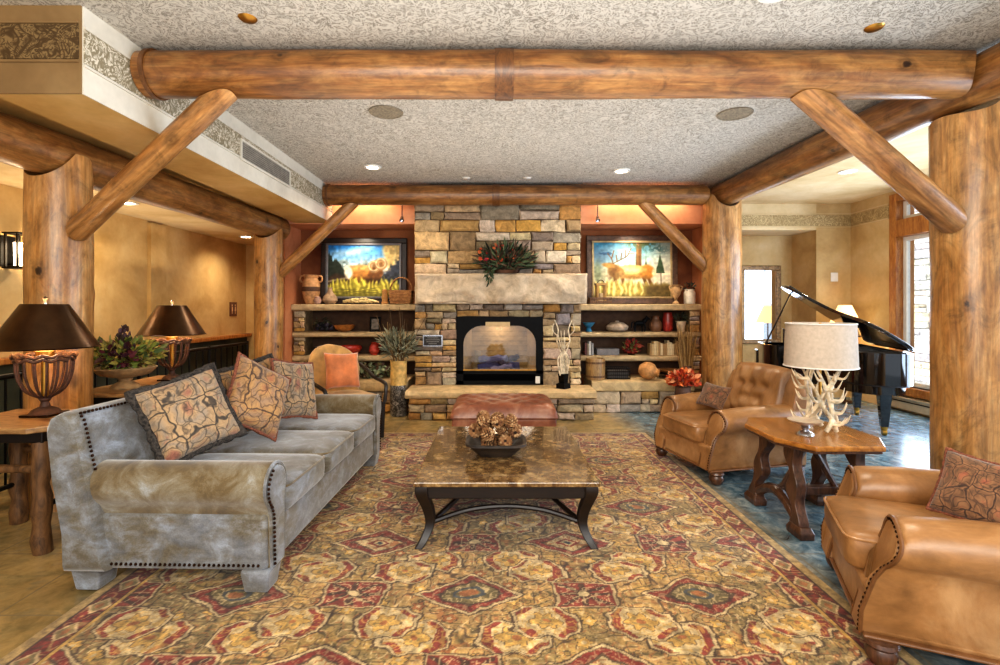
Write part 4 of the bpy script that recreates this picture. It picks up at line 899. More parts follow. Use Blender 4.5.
for q in range(150):
    a = r.uniform(-1, 1); y = r.uniform(-.05, .05); hh = r.uniform(.5, .82); mb.tube([(a * .06 + r.uniform(-.02, .02), y * .6, 0), (a * .1, y, hh * .5), (a * .17 + r.uniform(-.03, .03), y, hh)], [.004, .004, .002], 3, False, C(r.choice(['#b08a54', '#8f6c3e', '#c9a56c', '#7a5a34']))[:3])
mb.build('stalks', M['leafcol'], gr, 0); MB().lathe([(.055, .18), (.075, .18), (.075, .22), (.055, .22)], 14).build('tie', M['rustic'], gr)
of = T('orange_flowers', 'bunch of orange autumn leaves on the bench behind the leather armchair', 'flowers', (2.6, 6.95, .0)); 
foliage('flowers', of, (0, 0, .5), (.18, .09, .1), 330, .085, ['#d8572a', '#e07a3e', '#b8401f', '#e8a070', '#8d3a20'], 33, aspect=.6, lim=((-9, -9, .42), (9, .12, 9)))
vz([(0, 0), (.09, 0), (.12, .2), (.1, .4), (.12, .42), (0, .4)]).build('pot', clay('potdark', '#5d4030'), of)

# ------------------------------------------------------------------ rug
RX0, RX1, RY0, RY1, RZ = -2.1, 1.78, 1.35, 5.98, .012
def rug_art(X, Y):
    n1 = vnoise(X * 9, Y * 9, 41); n2 = vnoise(X * 22, Y * 22, 42); n3 = vnoise(X * 45, Y * 45, 43); n4 = vnoise(X * 3, Y * 3, 44)
    tan, gold, olive, red, cream, dark, navy, rust = (hx(h) for h in ('#bd9860', '#c99f55', '#8a784e', '#86352c', '#d8bd8c', '#4a382c', '#454b52', '#a5683f'))
    wx = X + .035 * (n1 - .5) + .012 * (n2 - .5); wy = Y + .035 * (vnoise(X * 9 + 31, Y * 9 + 7, 45) - .5) + .012 * (vnoise(X * 22 + 5, Y * 22 + 3, 46) - .5)
    def field(sd, fx, fy, k, th): return np.clip(1.4 - np.abs(((vnoise(X * fx + sd, Y * fy + 2 * sd, sd) * k) % 1) - .5) / th, 0, 1)
    im = np.zeros(X.shape + (3,)) + tan
    im = lay(im, np.clip((n4 - .42) * 4, 0, 1), olive, .75); im = lay(im, np.clip((n1 - .5) * 5, 0, 1), gold, .55)
    im = lay(im, field(51, 10, 10, 4, .09), olive * .7, .85); im = lay(im, field(53, 15, 15, 3, .07), rust, .7)
    im = lay(im, field(54, 12, 12, 4, .07), cream, .8); im = lay(im, field(52, 13, 13, 4, .06), dark, .85)
    cx, cy = np.floor(X * 6.1), np.floor(Y * 6.1 + .5 * (np.floor(X * 6.1) % 2)); jx, jy = vnoise(cx * 1.7, cy * 1.7, 71) - .5, vnoise(cx * 2.3, cy * 1.3, 72) - .5
    u, v = (X * 6.1) % 1 - .5 - .5 * jx, (Y * 6.1 + .5 * (cx % 2)) % 1 - .5 - .5 * jy; an = np.arctan2(v, u); fl = np.hypot(u, v) / (1 + .22 * np.cos(an * 5))
    on = vnoise(cx * 3.3, cy * 3.7, 73) > .38; fc = np.where((vnoise(cx * 4.1, cy * 2.9, 74) > .6)[..., None], rust, gold * 1.04)
    im = lay(im, (fl < .21) & on, dark, .8); im = np.where(((fl < .185) & on)[..., None], fc, im); im = lay(im, (fl < .07) & on, cream)
    PX, PY = 1.2, 1.14; jag = .11 * (np.floor(vnoise(X * 26, Y * 26, 47) * 4) / 4 - .4)
    fill = np.clip(field(61, 20, 20, 3, .12) + field(62, 17, 17, 3, .08), 0, 1)
    for ox, oy in ((-.14, 2.6), (-.74, 3.17)):
        a = (wx - ox + PX / 2) % PX - PX / 2; b = (wy - oy + PY / 2) % PY - PY / 2
        ab, bb_ = np.abs(a), np.abs(b)
        d = ab / .265 + bb_ / .17 + jag                       # stepped diamond
        im = lay(im, d < 1.16, dark, .8); im = lay(im, d < 1.1, cream, .9); im = lay(im, d < 1.0, dark, .8); im = lay(im, d < .96, red); im = lay(im, (d < .96) & (fill > .75), cream * .9, .55)
        im = lay(im, d < .66, cream * .95); im = lay(im, (d < .64) & (fill > .55), rust, .8); im = lay(im, np.abs(d - .65) < .05, dark, .75)
        im = lay(im, d < .3, red, .9); im = lay(im, d < .18, cream); im = lay(im, d < .09, navy)
        a2 = np.abs((wx - ox) % PX - PX / 2); bx = np.maximum(a2 / .15, bb_ / .11) + jag * .7      # square with a cross, half a step along
        k = (np.abs(a2 - bb_ * 1.3) < .02) | (a2 < .016) | (bb_ < .012)
        im = lay(im, bx < 1.12, dark, .75); im = lay(im, bx < 1.05, cream, .8); im = lay(im, bx < .96, red, .92); im = lay(im, (bx < .9) & k, dark, .85); im = lay(im, (bx < .86) & (fill > .7), cream, .75); im = lay(im, np.hypot(a2, bb_ * 1.3) < .03, cream)
        e = np.abs(ab - .225) / .165; g = np.abs(bb_ - .34) / .115                                 # pairs of scalloped medallions
        dd = np.maximum(np.maximum(e, g), (e + g) * .64) + jag * .9 + .07 * np.cos(e * 8) * g
        im = lay(im, dd < 1.02, dark, .8); im = lay(im, dd < .96, cream, .9); im = lay(im, dd < .88, dark, .6); cor = (e * g > .26) | (ab < .13)
        im = lay(im, (dd < .85), cream * .97); im = lay(im, (dd < .85) & cor, red, .95); im = lay(im, (dd < .85) & (fill > .6), np.array(gold), .7)
        rr = np.hypot(ab - .225, (bb_ - .34) * 1.3); an = np.arctan2(bb_ - .34, ab - .225); rr = rr + jag * .05
        im = lay(im, rr < .075 + .015 * np.cos(an * 6), dark, .7); im = lay(im, rr < .068 + .015 * np.cos(an * 6), gold); im = lay(im, (rr < .05) & (fill > .4), olive, .8); im = lay(im, rr < .02, rust)
        oc_ = np.hypot(a2 / .2, np.abs(np.abs((wy - oy) % PY - PY / 2)) / .13) + jag * .8          # dark octagons between
        im = lay(im, oc_ < .78, dark, .8); im = lay(im, oc_ < .7, olive * .85); im = lay(im, (oc_ < .7) & (fill > .5), cream, .7); im = lay(im, (oc_ < .42) & (oc_ > .3), navy, .9); im = lay(im, oc_ < .22, rust)
    ed = np.minimum(np.minimum(X - RX0, RX1 - X), np.minimum(Y - RY0, RY1 - Y)); al = np.where(np.minimum(X - RX0, RX1 - X) < np.minimum(Y - RY0, RY1 - Y), Y, X)
    bd = np.zeros(X.shape + (3,)) + red * .97; z = (al / .2) % 1 - .5; q = np.abs(z) / .36 + np.abs(ed - .12) / .055 + jag * 1.5
    bd = lay(bd, field(66, 20, 20, 3, .14), dark, .75); bd = lay(bd, field(67, 17, 17, 3, .1), tan, .85); bd = lay(bd, q < 1, cream, .9); bd = lay(bd, q < .75, olive, .9); bd = lay(bd, q < .4, rust, .9)
    bd = lay(bd, (ed < .068) | (np.abs(ed - .19) < .017), dark, .8); bd = lay(bd, np.abs(ed - .19) < .01, gold); bd = lay(bd, ed < .055, hx('#b0935f')); im = np.where((ed < .2)[..., None], bd, im)
    im = im * .94 + .06 * hx('#b08c5a'); im *= (.8 + .4 * n3)[..., None] * (.9 + .2 * n2)[..., None]; return im * .91
xs = np.linspace(RX0, RX1, 620); ys = np.linspace(RY0, RY1, 740); gx_, gy_ = np.meshgrid(xs, ys)
rug = grid_mesh('area_rug', np.stack([gx_, gy_, np.full_like(gx_, RZ)], -1), rug_art(gx_, gy_), M['rug'])
tag(rug, 'large gold, olive and red oriental rug under the seating group', 'rug')
MB().b2(RX0, RX1, RY0, RY1, .0005, RZ - .0015).build('rug_backing', plain('jute_backing', '#a5885a', .95, 0, .1, 60), rug, 0)

# ------------------------------------------------------------------ pillows
def pillow(parent, name, w, h, t, mat, trim=None, trim_r=.01, seed=0, n=22):
    """Knife-edge cushion in its own XZ plane, facing -Y."""
    r = random.Random(seed); mb = MB(); vs = []; ids = {}
    for s in (0, 1):
        for i in range(n + 1):
            for j in range(n + 1):
                u, v = -1 + 2 * i / n, -1 + 2 * j / n
                f = max(0, (1 - u ** 4)) * max(0, (1 - v ** 4)); k = 1 - .07 * (1 - abs(u * v) ** 1.2)*0
                ex = 1 - .09 * (1 - u * u) * abs(v) ** 3 * 0 ; px_ = u * (1 - .10 * (1 - abs(v) ** 2.0) * abs(u) ** 3 * 0 ) 
                x = u * w / 2 * (1 - .08 * (1 - v * v) * u * u); z = v * h / 2 * (1 - .08 * (1 - u * u) * v * v)
                wr = .02 * t / .1 * mnoise.noise(Vector((x * 7, z * 7, seed * 2.3)))
                y = (-1 if s == 0 else 1) * (t / 2 * f ** .55 + wr * f)
                if f == 0 and s == 1: ids[s, i, j] = ids[0, i, j]
                else: ids[s, i, j] = len(vs); vs.append((x, y, z))
    fs = []
    for s in (0, 1):
        for i in range(n):
            for j in range(n):
                q = (ids[s, i, j], ids[s, i + 1, j], ids[s, i + 1, j + 1], ids[s, i, j + 1]); fs.append(q if s == 0 else q[::-1])
    mb.add(vs, fs); o = mb.build(name, mat, parent, 80)
    if trim:
        e = [(i, 0) for i in range(n)] + [(n, j) for j in range(n)] + [(i, n) for i in range(n, 0, -1)] + [(0, j) for j in range(n, 0, -1)]
        pts = [vs[ids[0, i, j]] for i, j in e]; rr = [trim_r * (1 + .3 * r.uniform(-1, 1)) for _ in pts]
        MB().tube(pts, rr, 7, True).build('edge_trim', trim, parent, 60)
    return o
def throw_pillow(loc, rz, lean, roll, w, h, t, mat, trim, trim_r, label, seed):
    o = T('throw_pillow', label, 'pillow', loc); o.rotation_euler = Euler((lean, roll, rz), 'XYZ')
    pillow(o, 'cover', w, h, t, mat, trim, trim_r, seed); return o

# ------------------------------------------------------------------ sofa (front faces local +x)
SOX, SOY, SOR = -1.665, 3.72, math.radians(-1.5)
sofa = T('sofa', 'long crushed grey-blue velvet sofa with rolled arms and nailhead trim', 'sofa', (SOX, SOY, RZ + .001), SOR)
SL, W2 = 2.34, .53
base = MB(); base.b2(-.5, .497, -SL / 2 + .066, SL / 2 - .066, .115, .405); base.build('base_frame', M['velvet'], sofa, 40, bevel=.02)
def arm_profile(o0, hh, r, foot=.12, flare=.0):
    """(outward, z) outline of a rolled arm, counter-clockwise from the inner foot."""
    cz = hh - r; pts = [(o0 - .01, foot), (o0 - .01, cz - .1)] + [(.0 + o0 + .085 + r * math.cos(a), cz + r * math.sin(a)) for a in np.linspace(math.radians(205), math.radians(-50), 20)]
    return pts + [(o0 + .135 + flare, cz - r - .03), (o0 + .13 + flare, foot + .1), (o0 + .125, foot)]
for s in (-1, 1):
    prof = arm_profile(SL / 2 - .22, .665, .118); mb = MB(); rings = []
    for x, k in ((-.55, .97), (-.53, 1.0), (-.2, 1.0), (.15, 1.0), (.47, 1.0), (.495, .99), (.505, .96)):
        cy, cz = SL / 2 - .14, .4; rings.append([(x, s * (cy + (o - cy) * k), cz + (z - cz) * (k if z > .2 else 1)) for o, z in prof])
    mb.loft(rings); mb.build('rolled_arm', M['velvet_olive'] , sofa, 50)
    # scroll-shaped front panel and its piping
    k = .86; pan = [(s * (cy + (o - cy) * k), cz + (z - cz) * (.93 if z > .2 else 1)) for o, z in prof]
    MB().loft([[(.5, y, z) for y, z in pan], [(.528, y, z) for y, z in pan]]).build('arm_front_panel', M['velvet'], sofa, 30, bevel=.008)
    MB().tube([(.512, s * (cy + (o - cy) * .985), cz + (z - cz) * .99) for o, z in prof], .009, 6, True).build('arm_piping', M['velvet'], sofa)
    nh = MB(); path = [Vector((.535, y, z)) for y, z in pan[2:]]
    def nails(nh, path, step, rr):
        L = 0; acc = 0
        for a, b in zip(path, path[1:]):
            d = (b - a).length
            while acc <= L + d:
                t_ = (acc - L) / d if d > 0 else 0; nh.ball(tuple(a.lerp(b, t_)), rr, 6, 4); acc += step
            L += d
    nails(nh, [Vector((.53, s * (cy + (o - cy) * .93), cz + (z - cz) * .96)) for o, z in prof[-12:]], .024, .0085)
    nh.build('nailhead_trim', M['bronze'], sofa); nh = MB(); nails(nh, [Vector((-.48, s * (SL / 2 - .064), .145)), Vector((.48, s * (SL / 2 - .064), .145))], .026, .0085); nh.build('nailhead_trim', M['bronze'], sofa)
bk_prof = [(-.36, .3), (-.395, .55), (-.46, .84), (-.475, .9), (-.5, .935), (-.56, .945), (-.61, .92), (-.63, .87), (-.6, .6), (-.545, .3), (-.54, .12), (-.32, .12)]
mb = MB(); rings = []
for y, k in ((-SL / 2 + .005, .9), (-SL / 2 + .02, .98), (-SL / 2 + .05, 1), (-.4, 1.0), (.4, 1.0), (SL / 2 - .05, 1), (SL / 2 - .02, .98), (SL / 2 - .005, .9)):
    rings.append([(-.47 + (x + .47) * k, y, .5 + (z - .5) * k) for x, z in bk_prof])
mb.loft(rings); mb.build('backrest', M['velvet'], sofa, 50)
for s in (-1, 1):
    nh = MB(); nails(nh, [Vector((x + .01, s * (SL / 2 - .06), z)) for x, z in bk_prof[1:5]] + [Vector((-.475, s * (SL / 2 - .4), .934))], .024, .0085); nh.build('nailhead_trim', M['bronze'], sofa)
cw_ = (SL - .44) / 3
for q in range(3):
    y = -SL / 2 + .22 + cw_ * (q + .5)
    MB().ball((.09, y, .425), (.445, cw_ / 2 - .002, .095), 40, 16, None, None, .35, .16).build('seat_cushion', M['velvet'], sofa, 60)
    MB().tube([(.09 + .44 * math.copysign(abs(math.cos(a)) ** .16, math.cos(a)), y + (cw_ / 2 - .008) * math.copysign(abs(math.sin(a)) ** .16, math.sin(a)), .492) for a in np.linspace(0, 2 * PI, 48)[:-1]], .007, 6, True).build('cushion_piping', M['velvet_olive'], sofa)
for sx in (-1, 1):
    for sy in (-1, 1):
        x, y = sx * .45 - .01, sy * (SL / 2 - .13)
        MB().loft([[(x - .062, y - .062, 0), (x + .062, y - .062, 0), (x + .062, y + .062, 0), (x - .062, y + .062, 0)], [(x - .078, y - .078, .118), (x + .078, y - .078, .118), (x + .078, y + .078, .118), (x - .078, y + .078, .118)]]).build('leg', M['velvet'], sofa, 0, bevel=.012)
throw_pillow((-1.87, 3.05, .85), math.radians(56), math.radians(-22), math.radians(-14), .48, .48, .16, M['brocade_grey'], M['fringe'], .024, 'gold and grey brocade pillow with charcoal chenille fringe, nearest the camera on the sofa', 1)
throw_pillow((-1.70, 3.56, .865), math.radians(56), math.radians(-20), math.radians(30), .46, .49, .18, M['brocade_rust'], M['rope'], .012, 'large rust-corded gold brocade pillow standing on its corner, second along the sofa', 2)
throw_pillow((-1.91, 3.96, .84), math.radians(62), math.radians(-20), math.radians(-10), .5, .48, .1, M['brocade_gold'], M['fringe'], .022, 'dark-fringed gold pillow half hidden behind the rust-corded pillows', 3)
throw_pillow((-1.66, 4.12, .83), math.radians(62), math.radians(-17), math.radians(10), .42, .48, .13, M['brocade_grey'], M['rope'], .012, 'rust-corded pillow farthest along the sofa, toward the fireplace', 4)

# ------------------------------------------------------------------ leather club chairs (front faces local +x)
def armchair(label, loc, rz):
    r = T('leather_armchair', label, 'armchair', loc, rz, 'tan leather club chairs'); W = 1.04
    MB().b2(-.46, .47, -W / 2 + .105, W / 2 - .105, .1, .31).build('base_frame', M['leather'], r, 40, bevel=.025, seg=3)
    MB().b2(-.47, .485, -W / 2 + .08, W / 2 - .08, .098, .112).build('welt', M['leather_dark'], r, 0, bevel=.006)
    MB().ball((.09, 0, .385), (.43, W / 2 - .235, .1), 40, 16, None, None, .38, .18).build('seat_cushion', M['leather'], r, 60)
    MB().tube([(.09 + .428 * math.copysign(abs(math.cos(a)) ** .18, math.cos(a)), (W / 2 - .238) * math.copysign(abs(math.sin(a)) ** .18, math.sin(a)), .445) for a in np.linspace(0, 2 * PI, 56)[:-1]], .007, 6, True).build('cushion_piping', M['leather'], r)
    prof = arm_profile(W / 2 - .235, .63, .122, .11, .02); cy, cz = W / 2 - .14, .38
    def xf(z): # front edge sweeps forward from the roll down to the base
        t_ = max(0, min(1, (.56 - z) / .34)); return .36 + .125 * (t_ * t_ * (3 - 2 * t_))
    for s in (-1, 1):
        rings = []
        for u, k in ((-1, .96), (-.9, 1), (-.5, 1), (0, 1), (.4, 1), (.8, 1), (.95, 1.0), (1, .95)):
            ring = []
            for o, z in prof:
                kk = k if z > .2 else 1; zz = cz + (z - cz) * kk; oo = cy + (o - cy) * k
                x = -.46 + (xf(z) + .46) * (u + 1) / 2; ring.append((x, s * oo, zz - .03 * max(0, u) ** 2 * max(0, min(1, (z - .4) / .2))))
            rings.append(ring)
        MB().loft(rings).build('rolled_arm', M['leather'], r, 55)
        fz = lambda z: z - .03 * max(0, min(1, (z - .4) / .2))
        pan = [(xf(z) + .0, s * (cy + (o - cy) * .8), fz(cz + (z - cz) * .93 if z > .2 else z)) for o, z in prof]
        MB().loft([pan, [(x + .016, y, z) for x, y, z in pan]]).build('arm_front_panel', M['leather'], r, 40, bevel=.006)
        MB().tube([(xf(z) + .006, s * (cy + (o - cy) * .97), fz(cz + (z - cz) * .985 if z > .2 else z)) for o, z in prof], .009, 6, True).build('arm_piping', M['leather_dark'], r)
        nh = MB(); nails(nh, [Vector((xf(z) + .012, s * (cy + (o - cy) * .89), fz(cz + (z - cz) * .95 if z > .2 else z))) for o, z in prof[-16:]], .022, .007); nh.build('nailhead_trim', M['bronze'], r)
    rings = []
    bp = [(-.27, .3), (-.3, .55), (-.36, .8), (-.41, .9), (-.47, .93), (-.53, .9), (-.55, .8), (-.5, .5), (-.47, .3), (-.46, .11), (-.3, .11)]
    for y, k, dz in ((-W / 2 + .06, .82, -.12), (-W / 2 + .09, .95, -.07), (-W / 2 + .2, 1, -.015), (-.15, 1, 0), (.15, 1, 0), (W / 2 - .2, 1, -.015), (W / 2 - .09, .95, -.07), (W / 2 - .06, .82, -.12)):
        rings.append([(-.42 + (x + .42) * k, y, z + dz * max(0, (z - .5) / .4)) for x, z in bp])
    MB().loft(rings).build('backrest', M['leather'], r, 50)
    # tufted back cushion
    n = 26; vs = []; fs = []; Wc, Hc = W - .36, .46
    for i in range(n + 1):
        for j in range(n + 1):
            u, v = -1 + 2 * i / n, -1 + 2 * j / n; f = (1 - abs(u) ** 5) * (1 - abs(v) ** 5)
            d = .1 * max(f, 0) ** .5
            for (bu, bv) in ((-.45, .2), (0, .2), (.45, .2), (-.22, -.3), (.22, -.3)): d -= .055 * math.exp(-((u - bu) ** 2 + ((v - bv) * .8) ** 2) / .018)
            d += .012 * math.sin(u * 14 + v * 3) * f
            z = .47 + (v + 1) / 2 * Hc; vs.append((-.3 - .13 * (v + 1) / 2 + d, u * Wc / 2, z + .02 * (1 - u * u) * (v > 0) * v))
    fs = [(i * (n + 1) + j, (i + 1) * (n + 1) + j, (i + 1) * (n + 1) + j + 1, i * (n + 1) + j + 1) for i in range(n) for j in range(n)]
    MB().add(vs, fs).build('back_cushion', M['leather'], r, 80)
    for sx in (-.4, .42):
        for sy in (-1, 1): MB().lathe([(0, 0), (.04, 0), (.055, .025), (.06, .05), (.05, .07), (.065, .085), (.06, .1), (0, .1)], 18, (sx, sy * (W / 2 - .1), 0)).build('bun_foot', M['walnut'], r)
    return r
chair = armchair('tan leather club chair between the side table and the fireplace', (2.18, 4.74, RZ + .001), PI + math.radians(13))
copy_tree(chair, (2.17, 2.31, RZ + .001), PI + math.radians(-24), 'tan leather club chair nearest the camera, cut by the frame edge')
throw_pillow((2.09, 4.81, .655), math.radians(-72), math.radians(-30), math.radians(2), .34, .24, .09, M['paisley'], None, .01, 'small brown patterned pillow in the corner of the far leather chair', 5)
throw_pillow((2.16, 2.235, .68), math.radians(-66), math.radians(-24), math.radians(4), .31, .3, .11, M['paisley'], M['rope'], .008, 'brown paisley pillow leaning in the nearest leather chair', 6)

# ------------------------------------------------------------------ coffee table
ct = T('coffee_table', 'brown marble-topped coffee table with curved dark wood legs on the rug', 'coffee table', (.065, 3.8, RZ + .001))
TW, TD, TH = .575, .73, .415
MB().b2(-TW, TW, -TD, TD, TH - .03, TH).build('marble_top', M['marble'], ct, 0, bevel=.006)
f = MB(); a, b = TW - .035, TD - .035
f.b2(-a, a, -b, -b + .03, TH - .115, TH - .031); f.b2(-a, a, b - .03, b, TH - .115, TH - .031); f.b2(-a, -a + .03, -b + .03, b - .03, TH - .115, TH - .031); f.b2(a - .03, a, -b + .03, b - .03, TH - .115, TH - .031)
f.build('apron', M['darkwood'], ct, 0, bevel=.006)
for sx in (-1, 1):
    for sy in (-1, 1):
        ctl = smoothpath([(.0, 0, TH - .032), (.0, 0, .33), (-.035, 0, .22), (-.045, 0, .13), (-.015, 0, .05), (.02, 0, 0)], 5); rings = []
        for p in ctl:
            t_ = p.z / TH; h_ = .024 + .018 * t_ ; x, y = sx * (TW - .05 + p.x), sy * (TD - .05 + p.x)
            rings.append([(x - h_, y - h_, p.z), (x + h_, y - h_, p.z), (x + h_, y + h_, p.z), (x - h_, y + h_, p.z)])
        MB().loft(rings).build('leg', M['darkwood'], ct, 40, bevel=.005)
for s in (-1, 1):   # bowed stretchers
    MB().tube(smoothpath([(-TW + .1, s * (TD - .1), .13), (-.25, s * (TD - .19), .17), (0, s * (TD - .23), .18), (.25, s * (TD - .19), .17), (TW - .1, s * (TD - .1), .13)], 6), .017, 8).build('bowed_stretcher', M['darkwood'], ct)
    MB().tube(smoothpath([(s * (TW - .1), -TD + .1, .13), (s * (TW - .25), -.3, .17), (s * (TW - .3), 0, .18), (s * (TW - .25), .3, .17), (s * (TW - .1), TD - .1, .13)], 6), .017, 8).build('bowed_stretcher', M['darkwood'], ct)
TT = RZ + .001 + TH
dg = T('dough_bowl', 'dark carved wooden tray bowl on the marble table, full of pinecones', 'bowl', (.0, 3.67, TT + .001)); mb = MB()
def rr_(w, d, z, n=28, e=.45): return [(w * math.copysign(abs(math.cos(2 * PI * i / n)) ** e, math.cos(2 * PI * i / n)), d * math.copysign(abs(math.sin(2 * PI * i / n)) ** e, math.sin(2 * PI * i / n)), z) for i in range(n)]
mb.loft([rr_(.12, .09, 0), rr_(.13, .1, .012), rr_(.205, .165, .085), rr_(.222, .18, .09), rr_(.222, .18, .105), rr_(.2, .16, .105), rr_(.185, .145, .09), rr_(.12, .09, .025)]); mb.build('bowl_body', wood('charred_wood', '#1f1814', '#4a3d32', (3, 9, 9), .6, .1), dg, 50)
def cone_mesh():
    m = MB(); r = random.Random(9); m.ball((0, 0, 0), (.03, .03, .046), 10, 8, C('#2a190f')[:3])
    for k in range(9):
        z = -.045 + .09 * k / 8; rad = .036 * math.sin(PI * (.16 + .78 * k / 9)) + .004; nn = 8
        for q in range(nn):
            an = 2 * PI * (q + .5 * (k % 2)) / nn; u = Vector((math.cos(an), math.sin(an), 0)); s = Vector((-u.y, u.x, 0)); c = u * rad + Vector((0, 0, z)); h = C(r.choice(['#8d6440', '#a57c54', '#6f4a30', '#bf9a70']))[:3]
            w = .013; m.add([c - u * .012, c + s * w + Vector((0, 0, .004)), c + u * .016 + Vector((0, 0, .012)), c - s * w + Vector((0, 0, .004)), c + u * .008 - Vector((0, 0, .004))], [(0, 1, 2, 3), (1, 4, 2), (4, 3, 2), (0, 4, 1), (0, 3, 4)], None, h)
    return m
pc = cone_mesh().build('pinecone', M['conecol'], None, 0)
r = random.Random(15); spots = []
for z, ps in ((.092, [(x, y) for x in (-.055, .055) for y in (-.05, .05)]), (.165, [(-.05, 0), (.05, 0), (-.15, 0), (.15, 0), (-.05, .11), (.05, .11), (-.05, -.11), (.05, -.11)]), (.24, [(x, y) for x in (-.1, 0, .1) for y in (-.055, .055)])):
    spots += [(x, y, z) for x, y in ps]
from mathutils.bvhtree import BVHTree
cv = [v.co.copy() for v in pc.data.vertices]; cp = [tuple(p.vertices) for p in pc.data.polygons]; laid = []
spots += [(-.125, .0, .1), (.125, .0, .1), (0, 0, .27), (-.0, -.1, .115), (0, .1, .115), (-.1, -.1, .22), (.1, -.1, .22)]
q = -1
for (x, y, z) in spots:          # turn each cone until it lies clear of its neighbours
    ok = False
    for sc_ in (1.06, 1.0, .94, .88, .82, .76):
        for _ in range(14):
            rot = Euler((r.uniform(-1.6, 1.6), r.uniform(-1.6, 1.6), r.uniform(0, 6))); off = Vector((x + r.uniform(-.012, .012), y + r.uniform(-.012, .012), z + r.uniform(-.006, .012)))
            mtx = Matrix.Translation(off) @ rot.to_matrix().to_4x4() @ Matrix.Scale(sc_, 4); tree = BVHTree.FromPolygons([mtx @ v for v in cv], cp)
            inb = all(abs(w.x) < .13 + .075 * min(1, w.z / .095) - .012 and abs(w.y) < .1 + .06 * min(1, w.z / .095) - .012 and w.z > .03 for w in (mtx @ v for v in cv) if w.z < .115)
            if inb and not any((u.overlap(tree)) for u in laid): ok = True; break
        if ok: break
    if not ok: continue
    laid.append(tree); q += 1
    o = pc if q == 0 else pc.copy()
    if q: col.objects.link(o)
    o.location = (off.x, 3.67 + off.y, TT + .001 + off.z); o.rotation_euler = rot; o.scale = (sc_, sc_, sc_)
    tag(o, 'brown pinecone heaped in the wooden bowl on the marble table', 'pinecone', 'pinecones in the wooden bowl')

# ------------------------------------------------------------------ ottoman
ot = T('ottoman', 'reddish-brown tufted leather ottoman in front of the hearth', 'ottoman', (.09, 5.92, RZ + .001))
MB().b2(-.58, .58, -.4, .4, .06, .26).build('base_frame', M['leather_red'], ot, 40, bevel=.02)
nx, ny = 48, 34; vs = []
for i in range(nx + 1):
    for j in range(ny + 1):
        u, v = -1 + 2 * i / nx, -1 + 2 * j / ny; f = max(0, (1 - abs(u) ** 8) * (1 - abs(v) ** 8)); d = .16 * f ** .4
        d -= .022 * f * (1 - abs(math.cos(u * PI * 2.5 + v * PI * 1.5) * math.cos(u * PI * 2.5 - v * PI * 1.5))) ** 3
        vs.append((u * .6, v * .42, .275 + d))
o = MB(); o.add(vs, [(i * (ny + 1) + j, (i + 1) * (ny + 1) + j, (i + 1) * (ny + 1) + j + 1, i * (ny + 1) + j + 1) for i in range(nx) for j in range(ny)])
o.b2(-.59, .59, -.41, .41, .262, .28); o.build('tufted_cushion', M['leather_red'], ot, 60)
for sx in (-1, 1):
    for sy in (-1, 1): MB().lathe([(0, 0), (.035, 0), (.05, .03), (.045, .06), (0, .06)], 14, (sx * .5, sy * .33, 0)).build('leg', M['walnut'], ot)

# ------------------------------------------------------------------ carved side table, lamp, dish
sd = T('side_table', 'elongated octagonal side table with carved wavy legs between the leather chairs', 'side table', (2.24, 3.58, 0))
oc = [(-.36, -.2), (-.22, -.43), (.22, -.43), (.36, -.2), (.36, .2), (.22, .43), (-.22, .43), (-.36, .2)]
MB().prism(oc, .59, .625).build('table_top', M['tabletop_oak'], sd, 0, bevel=.01, seg=3); MB().prism([(x * .96, y * .965) for x, y in oc], .572, .59).build('top_moulding', M['walnut'], sd, 0, bevel=.006)
for sx in (-1, 1):
    for sy in (-1, 1):
        rings = []
        for i in range(25):
            t_ = i / 24; z = .07 + (.572 - .07) * t_; wv = .022 * math.sin(t_ * PI * 4.2) ; wd_ = .045 + .018 * math.cos(t_ * PI * 4.2 + .6)
            x = sx * (.235 - .03 * t_); y = sy * (.27 - .11 * t_ + wv * .7); rings.append([(x - .035, y - wd_, z), (x + .035, y - wd_, z), (x + .035, y + wd_, z), (x - .035, y + wd_, z)])
        MB().loft(rings).build('leg', M['walnut'], sd, 40, bevel=.006)
        MB().loft([[(sx * .235 + a * k, sy * .285 + b * k * 1.7, z) for a, b in ((-.045, -.045), (.045, -.045), (.045, .045), (-.045, .045))] for z, k in ((0, 1.05), (.04, 1.1), (.075, .8))]).build('foot', M['walnut'], sd, 0, bevel=.008)
    MB().tube(smoothpath([(sx * .235, -.24, .1), (sx * .235, -.12, .17), (sx * .235, 0, .2), (sx * .235, .12, .17), (sx * .235, .24, .1)], 6), .035, 8).build('arched_rail', M['walnut'], sd)
    MB().tube([(sx * .2, 0, .2), (0, 0, .55)], .022, 8).build('diagonal_brace', M['walnut'], sd)
MB().b2(-.22, .22, -.03, .03, .17, .23).build('stretcher', M['walnut'], sd, 0, bevel=.008)
al = T('antler_lamp', 'table lamp of pale antlers with a linen drum shade on the carved side table', 'lamp', (2.32, 3.58, .626))
mb = MB(); r = random.Random(21)
P = lambda a, R, z: Vector((R * math.cos(a), R * math.sin(a), z))
